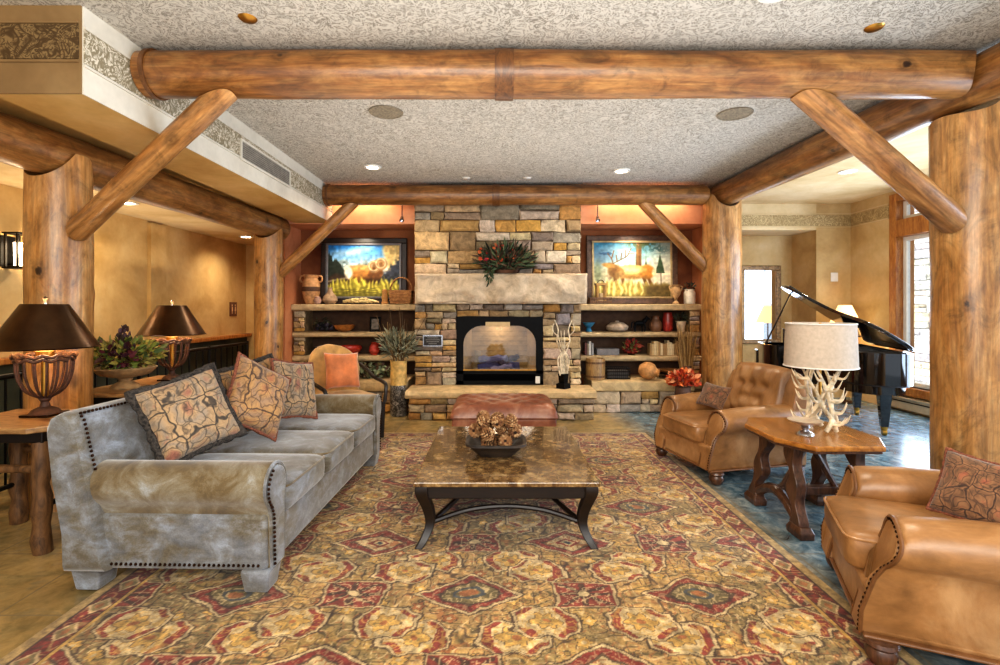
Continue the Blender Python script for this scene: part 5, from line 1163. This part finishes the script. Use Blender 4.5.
for q in range(7):
    a0 = 2 * PI * q / 7; tw = (2.6 if q % 2 else -2.3)
    path = smoothpath([P(a0, .1, .012), P(a0 + tw * .15, .1, .08), P(a0 + tw * .4, .07, .17), P(a0 + tw * .65, .075, .27), P(a0 + tw * .85, .1, .36), P(a0 + tw, .12, .44)], 6)
    mb.tube(path, [.0165 - .008 * i / len(path) for i in range(len(path))], 8)
    for k in (5, 10, 15, 20, 25):
        p = path[k]; d = Vector((p.x, p.y, 0)).normalized(); sd_ = Vector((-d.y, d.x, 0)) * r.choice((-1, 1)); u = r.uniform(.7, 1.2)
        mb.tube(smoothpath([p, p + d * .05 * u + sd_ * .03 + Vector((0, 0, .0)), p + d * .075 * u + sd_ * .06 + Vector((0, 0, .07 * u))], 4), [.010, .010, .0095, .009, .008, .007, .005, .0035, .002], 7)
mb.build('antlers', M['ivory'], al); MB().tube([(0, 0, .18), (0, 0, .77)], .009, 8).build('stem', M['brass'], al)
sh = MB()
sh.loft([[(R * math.cos(2 * PI * j / 40), R * math.sin(2 * PI * j / 40), z) for j in range(40)] for R, z in ((.228, .455), (.217, .765), (.213, .765), (.224, .455))], False, True); sh.build('drum_shade', M['linen'], al, 60)
for R, z in ((.229, .458), (.218, .762)): MB().tube([(R * math.cos(a), R * math.sin(a), z) for a in np.linspace(0, 2 * PI, 41)[:-1]], .005, 6, True).build('shade_rim', M['white'], al)
mb = MB()
for q in range(3): mb.tube([(0, 0, .755), (.214 * math.cos(q * 2.1), .214 * math.sin(q * 2.1), .755)], .003, 5)
mb.build('shade_spider', M['brass'], al)
pd = T('pedestal_dish', 'pale shallow dish on a silver pedestal in front of the antler lamp', 'dish', (2.14, 3.46, .626)); vz([(0, 0), (.055, 0), (.05, .012), (.02, .03), (.03, .05), (.018, .07), (0, .07)]).build('pedestal', M['silver'], pd); vz([(0, .07), (.05, .07), (.09, .085), (.11, .1), (.1, .1), (.04, .082), (0, .08)]).build('dish', plain('shell_dish', '#b9a58e', .35), pd)

# ------------------------------------------------------------------ console tables behind the sofa, with lamps and flowers
def console(label, x0, x1, y0, y1, h):
    r = T('console_table', label, 'table', ((x0 + x1) / 2, (y0 + y1) / 2, 0), 0, 'rustic console tables'); w, d = (x1 - x0) / 2, (y1 - y0) / 2; c = .1
    MB().prism([(-w, -d), (w - c, -d), (w, -d + c), (w, d - c), (w - c, d), (-w, d)], h - .035, h).build('table_top', M['rustic_top'], r, 0, bevel=.008)
    MB().b2(-w + .04, w - .05, -d + .05, d - .05, h - .1, h - .036).build('apron', M['darkwood'], r, 0, bevel=.005)
    for sx in (-1, 1):
        for sy in (-1, 1):
            x, y = sx * (w - .085), sy * (d - .085); m = MB(); m.tube([(x + .006 * math.sin(k * 2 + sx), y + .006 * math.cos(k * 3), (h - .1) * k / 8) for k in range(9)], [.05 + .006 * math.sin(k * 2.3) for k in range(9)], 12); m.build('leg', M['rustic'], r)
    for sy in (-1, 1): MB().tube([(-w + .12, sy * (d - .085), h * .66), (w - .12, sy * (d - .085), h * .66)], .026, 10).build('rail', M['rustic'], r)
    for sx in (-1, 1): MB().tube([(sx * (w - .085), -d + .13, h * .36), (sx * (w - .085), d - .13, h * .36)], .018, 8).build('side_rail', M['iron'], r)
    return r
CH = .78
console('rustic wood table with log legs at the near end of the sofa, carrying a lamp', -3.42, -2.7, 2.98, 3.58, CH)
console('rustic wood table behind the sofa, carrying the flower bowl and far bronze lamp', -3.62, -2.68, 4.2, 5.36, CH)
def basket_lamp(label, loc):
    r = T('table_lamp', label, 'lamp', loc, 0, 'bronze basket lamps')
    MB().lathe([(0, 0), (.13, 0), (.13, .015), (0, .015)], 4).build('base_plate', M['bronze'], r, 0, bevel=.003, rot=(0, 0, PI / 4)); MB().lathe([(0, .015), (.09, .015), (.07, .04), (.03, .06), (.022, .09), (.035, .11), (.03, .125), (0, .125)], 20).build('foot', M['copper_wire'], r)
    prof = smoothpath([(.03, 0, .12), (.1, 0, .17), (.14, 0, .27), (.15, 0, .37), (.165, 0, .4)], 5)
    for q in range(16):
        a = 2 * PI * q / 16; MB().tube([(p.x * math.cos(a), p.x * math.sin(a), p.z) for p in prof], .0075, 6).build('basket_wire', M['copper_wire'], r)
    m = MB()
    for z, R in ((.4, .163), (.375, .152)): m.tube([(R * math.cos(a), R * math.sin(a), z + .008 * math.sin(a * 12)) for a in np.linspace(0, 2 * PI, 49)[:-1]], .012, 6, True)
    m.build('basket_rim', M['copper_wire'], r); MB().lathe([(.0, .125), (.02, .125), (.02, .38), (.05, .4), (.05, .43), (0, .43)], 14).build('stem', M['brass'], r)
    R0, R1, z0, z1 = .295, .125, .455, .745; ring = lambda R, z: [(R * math.cos(2 * PI * j / 44), R * math.sin(2 * PI * j / 44), z) for j in range(44)]
    MB().loft([ring(R0, z0), ring(R1, z1), ring(R1 - .006, z1)], False).build('lamp_shade', M['shade_bronze'], r, 40); MB().loft([ring(R0 - .012, z0 + .002), ring(R1 - .008, z1 - .003)], False).build('shade_lining', M['shade_inner'], r, 40)
    MB().tube(ring(R0, z0), .005, 5, True).build('shade_rim', M['bronze'], r)
    MB().ball((0, 0, .53), (.03, .03, .045), 12, 8).build('bulb', M['bulb'], r); m = MB().lathe([(0, .74), (.012, .74), (.01, .77), (.018, .785), (0, .8)], 12)
    for q in range(3): m.tube([(0, 0, .742), (R1 * math.cos(q * 2.1), R1 * math.sin(q * 2.1), .742)], .003, 5)
    m.build('finial', M['silver'], r); return r
L1, L2 = (-3.03, 3.36, CH + .001), (-3.24, 5.0, CH + .001)
bl_ = basket_lamp('wire basket lamp with bronze cone shade, in front of the thick log post', L1)
copy_tree(bl_, L2, 0, 'wire basket lamp with bronze cone shade, farther one beyond the flower bowl')
fbw = T('flower_bowl', 'stone pedestal bowl of mixed green and plum foliage behind the sofa', 'flower bowl', (-3.35, 4.52, CH + .001)); vz([(0, 0), (.12, 0), (.1, .03), (.05, .06), (.06, .09), (.19, .12), (.245, .18), (.23, .19), (.16, .16), (0, .15)]).build('bowl', colmat('x', .8) if 0 else clay('stonebowl', '#a08560'), fbw)
foliage('foliage', fbw, (0, 0, .3), (.29, .22, .12), 620, .075, ['#74823a', '#98a04a', '#55663a', '#c0b25e', '#6a4a40', '#8d8a4e', '#a8994e'], 41, up=.6, aspect=.45, lim=((-9, -.42, .17), (9, .4, 9)))
foliage('plum_berries', fbw, (.06, -.14, .3), (.16, .08, .09), 70, .06, ['#4a2630', '#6a3440', '#3a2028'], 42, aspect=.9); foliage('tall_sprig', fbw, (-.02, 0, .42), (.05, .05, .12), 40, .05, ['#4a3a34', '#5a3f44'], 43, up=1, aspect=.8)
MB().tube([(0, 0, .2), (-.01, 0, .5)], .006, 5).build('sprig_stem', M['bronze'], fbw)

# ------------------------------------------------------------------ tan chair beyond the sofa (front faces local +x)
oc_ = T('occasional_chair', 'tan round-backed armchair with curved dark arms beyond the sofa', 'armchair', (-1.74, 5.76, RZ + .008), math.radians(-48))
MB().ball((.0, 0, .42), (.36, .32, .075), 32, 12, None, None, .4, .3).build('seat_cushion', M['cushioncream'], oc_, 60)
n = 24; vs = []; fs = []
for sgn in (0, 1):
    for i in range(n + 1):
        for j in range(n + 1):
            u, v = -1 + 2 * i / n, j / n; hw = .36 * (1 - .25 * (1 - v)) * math.sqrt(max(.0, 1 - max(0, (v - .42) / .58) ** 2.2)) if v > .42 else .36 * (1 - .25 * (1 - v))
            f = max(0, (1 - abs(u) ** 6) * (1 - abs(2 * v - 1) ** 6)); y = u * max(hw, .02); x = -.3 - .16 * v + .14 * (y / .36) ** 2 + (1 if sgn else -1) * (.015 + .045 * f ** .5); vs.append((x, y, .42 + .62 * v))
m_ = (n + 1) ** 2
for i in range(n):
    for j in range(n):
        q = (i * (n + 1) + j, (i + 1) * (n + 1) + j, (i + 1) * (n + 1) + j + 1, i * (n + 1) + j + 1); fs.append(q); fs.append(tuple(m_ + k for k in q[::-1]))
edge = [(i, 0) for i in range(n)] + [(n, j) for j in range(n)] + [(i, n) for i in range(n, 0, -1)] + [(0, j) for j in range(n, 0, -1)]
e_ = [i * (n + 1) + j for i, j in edge]
for a, b in zip(e_, e_[1:] + e_[:1]): fs.append((a, b, m_ + b, m_ + a))
MB().add(vs, fs).build('backrest', M['tanfabric'], oc_, 70)
for s in (-1, 1):
    MB().tube(smoothpath([(-.38, s * .34, .8), (-.22, s * .37, .74), (-.02, s * .375, .655), (.2, s * .37, .62), (.3, s * .36, .58), (.31, s * .34, .4)], 6), .022, 8).build('arm', M['darkwood'], oc_)
    MB().tube([(.31, s * .3, 0), (.31, s * .32, .4)], .026, 8).build('leg', M['darkwood'], oc_); MB().tube([(-.38, s * .27, 0), (-.3, s * .29, .42)], .026, 8).build('leg', M['darkwood'], oc_)
    MB().tube([(-.35, s * .28, .1), (.31, s * .31, .36)], .014, 8).build('cross_brace', M['darkwood'], oc_)
MB().tube([(.31, -.3, .34), (.31, .3, .1)], .014, 8).build('cross_brace', M['darkwood'], oc_); MB().tube([(.31, -.3, .1), (.31, .3, .34)], .014, 8).build('cross_brace', M['darkwood'], oc_)
f = MB(); f.b2(-.32, .33, -.31, .31, .33, .365); f.build('seat_rail', M['darkwood'], oc_, 0, bevel=.01)
throw_pillow((-1.79, 5.82, .775), math.radians(40), math.radians(-16), math.radians(3), .42, .42, .13, M['peachvelvet'], None, .01, 'peach velvet pillow on the tan chair beyond the sofa', 8)

# ------------------------------------------------------------------ grand piano (tail toward the camera, lid hinged on its right-hand side)
gp = T('grand_piano', 'black lacquered grand piano with its lid propped open by the window', 'piano', (4.28, 6.55, 0), math.radians(-20))
out = [(.72, -.62), (.715, -.7), (.66, -.78), (.55, -.82), (.35, -.8), (.2, -.7), (.1, -.52), (.02, -.28), (-.1, -.05), (-.32, .12), (-.52, .22), (-.62, .36), (-.64, .5), (-.64, .92), (.72, .92)]
def refine(o, n=4): 
    p = smoothpath([(x, y, 0) for x, y in o[:-2]], n); return [(q.x, q.y) for q in p] + o[-2:]
out = refine(out); inn = [(x * .94 + .0 if 1 else x, y * .95) for x, y in out]
nO = len(out); mb = MB()
mb.loft([[(x, y, .62) for x, y in out], [(x, y, .985) for x, y in out], [(x * .95, y * .96, .985) for x, y in out], [(x * .95, y * .96, .64) for x, y in out]], False, True); mb.build('case_rim', M['lacquer'], gp, 40)
MB().prism([(x * .97, y * .97) for x, y in out], .6, .64).build('underside', M['darkwood'], gp, 0)
MB().prism([(x * .945, y * .955) for x, y in out], .86, .88).build('iron_frame', plain('dark_gilt_plate', '#4a3818', .4, .6), gp, 0)
MB().prism([(x * .9 + .03, y * .9) for x, y in out], .5, .6).build('lower_case', M['lacquer'], gp, 40)
kb = MB(); kb.b2(-.6, .68, .93, 1.08, .66, .71); kb.b2(-.66, -.62, .92, 1.1, .62, .86); kb.b2(.70, .74, .92, 1.1, .62, .86); kb.b2(-.62, .7, .92, .96, .72, .96); kb.build('key_bed', M['lacquer'], gp, 0, bevel=.006)
MB().b2(-.58, .66, .965, 1.075, .711, .73).build('white_keys', M['keys'], gp, 0)
kk = MB()
for q in range(36):
    if q % 7 in (2, 6): continue
    kk.b2(-.575 + q * .034 + .02, -.575 + q * .034 + .037, .965, 1.03, .731, .742)
kk.build('black_keys', M['black'], gp, 0)
TH_ = math.radians(36); hx_, hz_ = .72, 1.0
lid = [(x, y) for x, y in out if y < .62] + [(-.64, .62), (.72, .62)]
Rm = Matrix.Translation((hx_, 0, hz_)) @ Matrix.Rotation(TH_, 4, 'Y') @ Matrix.Translation((-hx_, 0, 0))
MB().prism(lid, 0, .028, Rm).build('lid', M['lacquer'], gp, 30, bevel=.006); MB().prism([(x * .96, y * .96) for x, y in lid], -.012, 0, Rm).build('lid_lining', M['lacquer'], gp, 30)
# folded front flap lying on the lid
MB().b2(-.6, .72, .3, .6, .03, .05).build('lid_flap', M['lacquer'], gp, 0, bevel=.004).matrix_local = Rm
top = Rm @ Vector((-.5, .5, -.012)); MB().tube([(-.6, .45, .985), tuple(top)], .011, 8).build('prop_stick', M['lacquer'], gp)
MB().b2(-.35, .45, .62, .64, .985, 1.2).build('music_desk', M['lacquer'], gp, 0, bevel=.006)
for (x, y) in ((.5, -.52), (.58, .72), (-.5, .72)):
    g_ = MB().loft([[(x + a * k, y + b * k, z) for a, b in ((-.06, -.06), (.06, -.06), (.06, .06), (-.06, .06))] for z, k in ((.1, .62), (.5, 1.05), (.6, 1.15))]).build('leg', M['lacquer'], gp, 0, bevel=.008)
    m = MB(); m.tube([(x - .022, y, .037), (x + .022, y, .037)], .036, 14); m.lathe([(0, .06), (.03, .06), (.04, .105), (0, .105)], 12, (x, y, 0)); m.build('caster', M['brass'], g_) 
m = MB(); m.tube([(-.03, .6, .52), (-.06, .66, .1)], .014, 8); m.tube([(.13, .6, .52), (.16, .66, .1)], .014, 8); m.b2(-.09, .19, .58, .72, .06, .12); m.build('pedal_lyre', M['lacquer'], gp, 30)
m = MB()
for q in range(3): m.b2(-.03 + q * .07, .0 + q * .07, .72, .84, .07, .085)
m.build('pedals', M['brass'], gp, 0)

# ------------------------------------------------------------------ piano-room things
fl = T('floor_lamp', 'lit floor lamp with a cream cone shade behind the grand piano', 'lamp', (5.55, 7.95, 0)); vz([(0, 0), (.14, 0), (.14, .02), (.02, .04), (0, .04)]).build('base', M['bronze'], fl); MB().tube([(0, 0, .04), (0, 0, 1.5)], .012, 8).build('pole', M['bronze'], fl)
MB().loft([[(R * math.cos(2 * PI * j / 36), R * math.sin(2 * PI * j / 36), z) for j in range(36)] for R, z in ((.235, 1.2), (.09, 1.545), (.086, 1.545), (.231, 1.2))], False, True).build('lamp_shade', M['shade_warm'], fl, 60); MB().ball((0, 0, 1.38), .035, 10, 8).build('bulb', M['bulb'], fl)
mr = T('wall_mirror', 'framed rectangular mirror in the recess beside the grand piano', 'mirror', (4.8, 9.1, 1.56)); w, h = .37, .71; fw = .085; f = MB()
for (a, b, c_, d) in ((-w, w, -h, -h + fw), (-w, w, h - fw, h), (-w, -w + fw, -h + fw, h - fw), (w - fw, w, -h + fw, h - fw)): f.b2(a, b, -.045, -.002, c_, d)
f.build('frame', plain('antique_gilt_frame', '#8a6d48', .45, .3, .3, 30), mr, 0, bevel=.014, seg=3); MB().b2(-w + fw, w - fw, -.02, -.004, -h + fw, h - fw).build('glass', M['mirror'], mr, 0)
one('light_switch', MB().b2(-.06, .06, -.012, 0, -.075, .075), M['white'], 'white light switch plate on the wall above the floor lamp', 'light switch', (5.68, 8.399, 2.02), None, 0, bevel=.004)
ht = T('baseboard_heater', 'long low beige baseboard heater below the tall window', 'heater', (XR - .05, 6.0, 0)); m = MB(); m.b2(-.05, .04, -1.6, 1.6, .04, .2); m.b2(-.06, .04, -1.62, 1.62, .19, .215); m.b2(-.06, .04, -1.62, -1.6, 0, .2); m.b2(-.06, .04, 1.6, 1.62, 0, .2); m.build('cover', M['heater'], ht, 0, bevel=.004); MB().b2(-.056, -.05, -1.55, 1.55, .15, .165).build('outlet_slot', M['iron'], ht, 0)

# ------------------------------------------------------------------ left hall things: railing, sconce, sign
rl = T('stair_railing', 'black iron stair railing between the log posts, behind the console tables', 'railing', (-3.78, 0, 0))
def rail_run(y0, y1):
    MB().tube([(0, y0, .97), (0, y1, .97)], .022, 8).build('top_rail', M['iron'], rl); MB().tube([(0, y0, .12), (0, y1, .12)], .014, 8).build('bottom_rail', M['iron'], rl)
    n_ = int((y1 - y0) / .14); 
    for q in range(n_ + 1):
        y = y0 + (y1 - y0) * q / n_; big = q % 9 == 0 or q == n_
        if big: MB().tube([(0, y, 0), (0, y, 1.0)], .02, 8).build('post', M['iron'], rl)
        else: MB().tube([(0, y, .12), (0, y, .97)], .009, 6).build('baluster', M['iron'], rl)
rail_run(2.7, 7.6)
sn = T('wall_sconce', 'black wrought-iron wall sconce glowing on the hall wall', 'sconce', (XL, 4.6, 2.02)); m = MB()
m.b2(0, .012, -.07, .07, -.14, .14); m.b2(.01, .09, -.02, .02, -.13, -.11)
for a in (-.065, .065): 
    for x in (.05, .16): m.b2(x - .008, x + .008, a - .008, a + .008, -.16, .16)
for z in (-.16, .155): m.b2(.03, .18, -.08, .08, z, z + .015)
m.build('cage', M['iron'], sn, 0); MB().lathe([(0, -.13), (.03, -.13), (.034, .08), (0, .08)], 14, (.105, 0, 0)).build('candle_glass', M['bulb'], sn)
sg = T('restroom_sign', 'small brown restroom sign with two pale figures on the hall wall', 'sign', (XL, 8.55, 1.48)); MB().b2(.0, .015, -.11, .11, -.12, .12).build('plate', plain('sign_brown', '#5a2f1c', .5), sg, 0, bevel=.004)
m = MB()
for a, w_ in ((-.05, .018), (.05, .03)):
    m.ball((.016, a, .065), (.004, .016, .018), 8, 6); m.add([(.018, a - .015, .04), (.018, a + .015, .04), (.018, a + w_, -.03), (.018, a - w_, -.03)], [(0, 1, 2, 3)]); m.b2(.0155, .018, a - .012, a - .003, -.08, -.03); m.b2(.0155, .018, a + .003, a + .012, -.08, -.03)
m.build('figures', M['cushioncream'], sg, 0)

# ------------------------------------------------------------------ ceiling fittings
def downlight(x, y, z, label, g='recessed downlights'):
    r = T('recessed_downlight', label, 'ceiling light', (x, y, z), 0, g); MB().lathe([(.075, -.012), (.105, -.012), (.108, 0), (.075, 0)], 28).build('trim_ring', M['white'], r); MB().lathe([(0, -.006), (.076, -.006), (.076, -.002), (0, -.002)], 24).build('lit_lens', M['bulb'], r); return r
DL = [(-1.53, 6.2, CEIL, 'lit recessed light above the ram-painting side, near the far beam'), (1.6, 6.37, CEIL, 'lit recessed light above the elk-painting side, near the far beam'), (1.55, 2.75, CEIL, 'lit recessed light at the very top edge, before the front beam'),
      (4.5, 6.4, CEIL, 'lit recessed light over the grand piano'), (-3.95, 5.35, 2.63, 'lit recessed light in the low hall ceiling, nearer of the two'), (-3.95, 7.9, 2.63, 'lit recessed light in the low hall ceiling by the slim post')]
for a in DL: downlight(*a)
def speaker(x, y, R, label, mat, g=None):
    r = T('ceiling_speaker', label, 'speaker', (x, y, CEIL), 0, g); MB().lathe([(R * .9, -.01), (R, -.01), (R * 1.02, 0), (R * .9, 0)], 32).build('rim', mat, r); MB().lathe([(0, -.007), (R * .9, -.007), (R * .9, -.002), (0, -.002)], 28).build('grille', mat, r)
pat = plain('painted_grille', '#857b69', .7, 0, .2, 60)
speaker(2.15, 4.5, .15, 'round painted ceiling speaker on the piano side', pat, 'round ceiling speakers'); speaker(-.98, 4.46, .15, 'round painted ceiling speaker on the sofa side', pat, 'round ceiling speakers')
for x, y, lb in ((-1.5, 3.02, 'bronze sprinkler cover in the ceiling near the soffit'), (2.36, 3.12, 'bronze sprinkler cover in the ceiling near the window-side beam'), (-.4, 6.72, 'small sprinkler cover before the far beam, sofa side'), (.42, 6.72, 'small sprinkler cover before the far beam, piano side')):
    one('ceiling_sprinkler', MB().lathe([(0, -.012), (.045, -.01), (.055, 0), (0, 0)], 20), M['brass'] if y < 4 else M['white'], lb, 'sprinkler', (x, y, CEIL))
av = T('air_vent', 'long louvred air vent set in the patterned soffit band', 'vent', (-2.386, 5.22, 2.985)); f = MB()
for (a, b, c_, d) in ((-.56, .56, -.1, -.08), (-.56, .56, .08, .1), (-.56, -.54, -.08, .08), (.54, .56, -.08, .08)): f.b2(0, .014, a, b, c_, d)
f.build('frame', M['offwhite'], av, 0); MB().b2(0.0, .003, -.54, .54, -.08, .08).build('backing', plain('vent_grey', '#77726a', .7), av, 0); f = MB()
for q in range(8): f.box((.007, 0, -.07 + q * .02), (.012, 1.08, .004), (0, .6, 0))
f.build('louvres', plain('louvre_grey', '#a39c90', .6), av, 0)
for x, lb in ((-1.36, 'small silver picture spotlight over the ram painting'), (1.47, 'small silver picture spotlight over the elk painting')):
    sp = T('picture_spotlight', lb, 'spotlight', (x, 7.24, 2.82)); MB().tube([(0, 0, .0), (0, 0, .39)], .008, 8).build('stem', M['chrome'], sp); MB().lathe([(0, .0), (.02, .0), (.035, -.07), (.03, -.07), (0, -.03)], 14, mat=Matrix.Rotation(-.5, 4, 'X')).build('lamp_head', M['chrome'], sp)

# ------------------------------------------------------------------ light
def lamp(kind, name, loc, power, color, rot=None, size=None, sizey=None, **k):
    d = bpy.data.lights.new(name, kind); d.energy = power; d.color = color
    o = bpy.data.objects.new(name, d); col.objects.link(o); o.location = loc
    if rot: o.rotation_euler = rot
    if kind == 'AREA':
        d.size = size
        if sizey: d.shape = 'RECTANGLE'; d.size_y = sizey
    elif size is not None: d.shadow_soft_size = size
    for a, v in k.items(): setattr(d, a, v)
    return o
WARM = (1.0, .74, .45); SOFT = (1.0, .86, .68); COOL = (.62, .78, 1.0)
for x, y, z, _ in DL: lamp('SPOT', 'downlight_beam', (x, y, z - .03), 110 if z > 3 else 80, SOFT, (0, 0, 0), .06, spot_size=math.radians(150), spot_blend=.9)
for p in (L1, L2): lamp('POINT', 'table_lamp_glow', (p[0], p[1], p[2] + .5), 9, WARM, None, .05)
lamp('POINT', 'floor_lamp_glow', (5.55, 7.95, 1.36), 16, WARM, None, .06); lamp('POINT', 'sconce_glow', (XL + .24, 4.6, 2.05), 9, WARM, None, .06)
for x, tx in ((-2.1, -2.06), (2.1, 2.12)): lamp('SPOT', 'niche_fill', (x, 7.42, 2.7), 42, SOFT, (math.radians(24), 0, 0), .05, spot_size=math.radians(115), spot_blend=.8)  # added without fixtures in the niche tops, to light the two paintings
for x in (-2.1, 2.1): lamp('AREA', 'header_fill', (x, 7.14, 3.1), 8, WARM, (math.radians(60), 0, 0), 1.2, .08)  # no cove lamp here; added strips that brighten the peach headers
lamp('POINT', 'firebox_fill', (.05, 7.42, 1.2), 3.5, (1, .85, .65), None, .05)  # added point inside the firebox to light its brick lining; no flame modelled
lamp('AREA', 'daylight_window', (XR - .1, 5.8, 1.5), 140, COOL, (0, math.radians(90), 0), 2.2, 2.8)
lamp('AREA', 'daylight_window_near', (XR - .1, 2.6, 1.6), 190, COOL, (0, math.radians(90), 0), 2.2, 2.4)
lamp('AREA', 'ceiling_fill', (.3, 3.6, 2.0), 70, (1, .95, .88), (PI, 0, 0), 4.6, 5.0)  # added fill without a fixture, facing up to even out the ceiling
lamp('AREA', 'front_fill', (0, -.8, 2.4), 190, (1, .93, .82), (math.radians(75), 0, 0), 4.0, 1.6)  # added frontal fill from behind the camera, not a room lamp
lamp('AREA', 'piano_room_fill', (4.7, 6.2, 2.0), 13, (1, .93, .85), (PI, 0, 0), 2.0, 3.0)  # added upward fill over the piano, no such fixture in the room
lamp('AREA', 'hall_fill', (-4.0, 4.5, 2.0), 14, SOFT, (PI, 0, 0), .7, 5.0)  # unseen fill added to brighten the low hall ceiling
w = bpy.data.worlds.new('sky'); sc.world = w; w.use_nodes = True; nt = w.node_tree
bg = nt.nodes['Background']; bg.inputs[0].default_value = (.82, .9, 1.0, 1); bg.inputs[1].default_value = 1.1
sun = lamp('SUN', 'sun', (0, 0, 10), 9, (1, .96, .9), (math.radians(-10), math.radians(-48), 0), None); sun.data.angle = .02

# ------------------------------------------------------------------ camera
cd = bpy.data.cameras.new('camera'); cam = bpy.data.objects.new('camera', cd); col.objects.link(cam)
cam.location = (0, 0, H); cam.rotation_euler = (PI / 2, 0, 0); cd.sensor_width = 36; cd.lens = 18.0
cd.shift_x = .004; cd.shift_y = -.0245; cd.clip_start = .05; sc.camera = cam
sc.view_settings.view_transform = 'Standard'; sc.view_settings.look = 'Medium High Contrast'; sc.view_settings.exposure = 0
sc.cycles.max_bounces = 8; sc.cycles.diffuse_bounces = 4; sc.cycles.glossy_bounces = 4; sc.cycles.transparent_max_bounces = 12; sc.cycles.use_denoising = True; sc.cycles.sample_clamp_indirect = 6
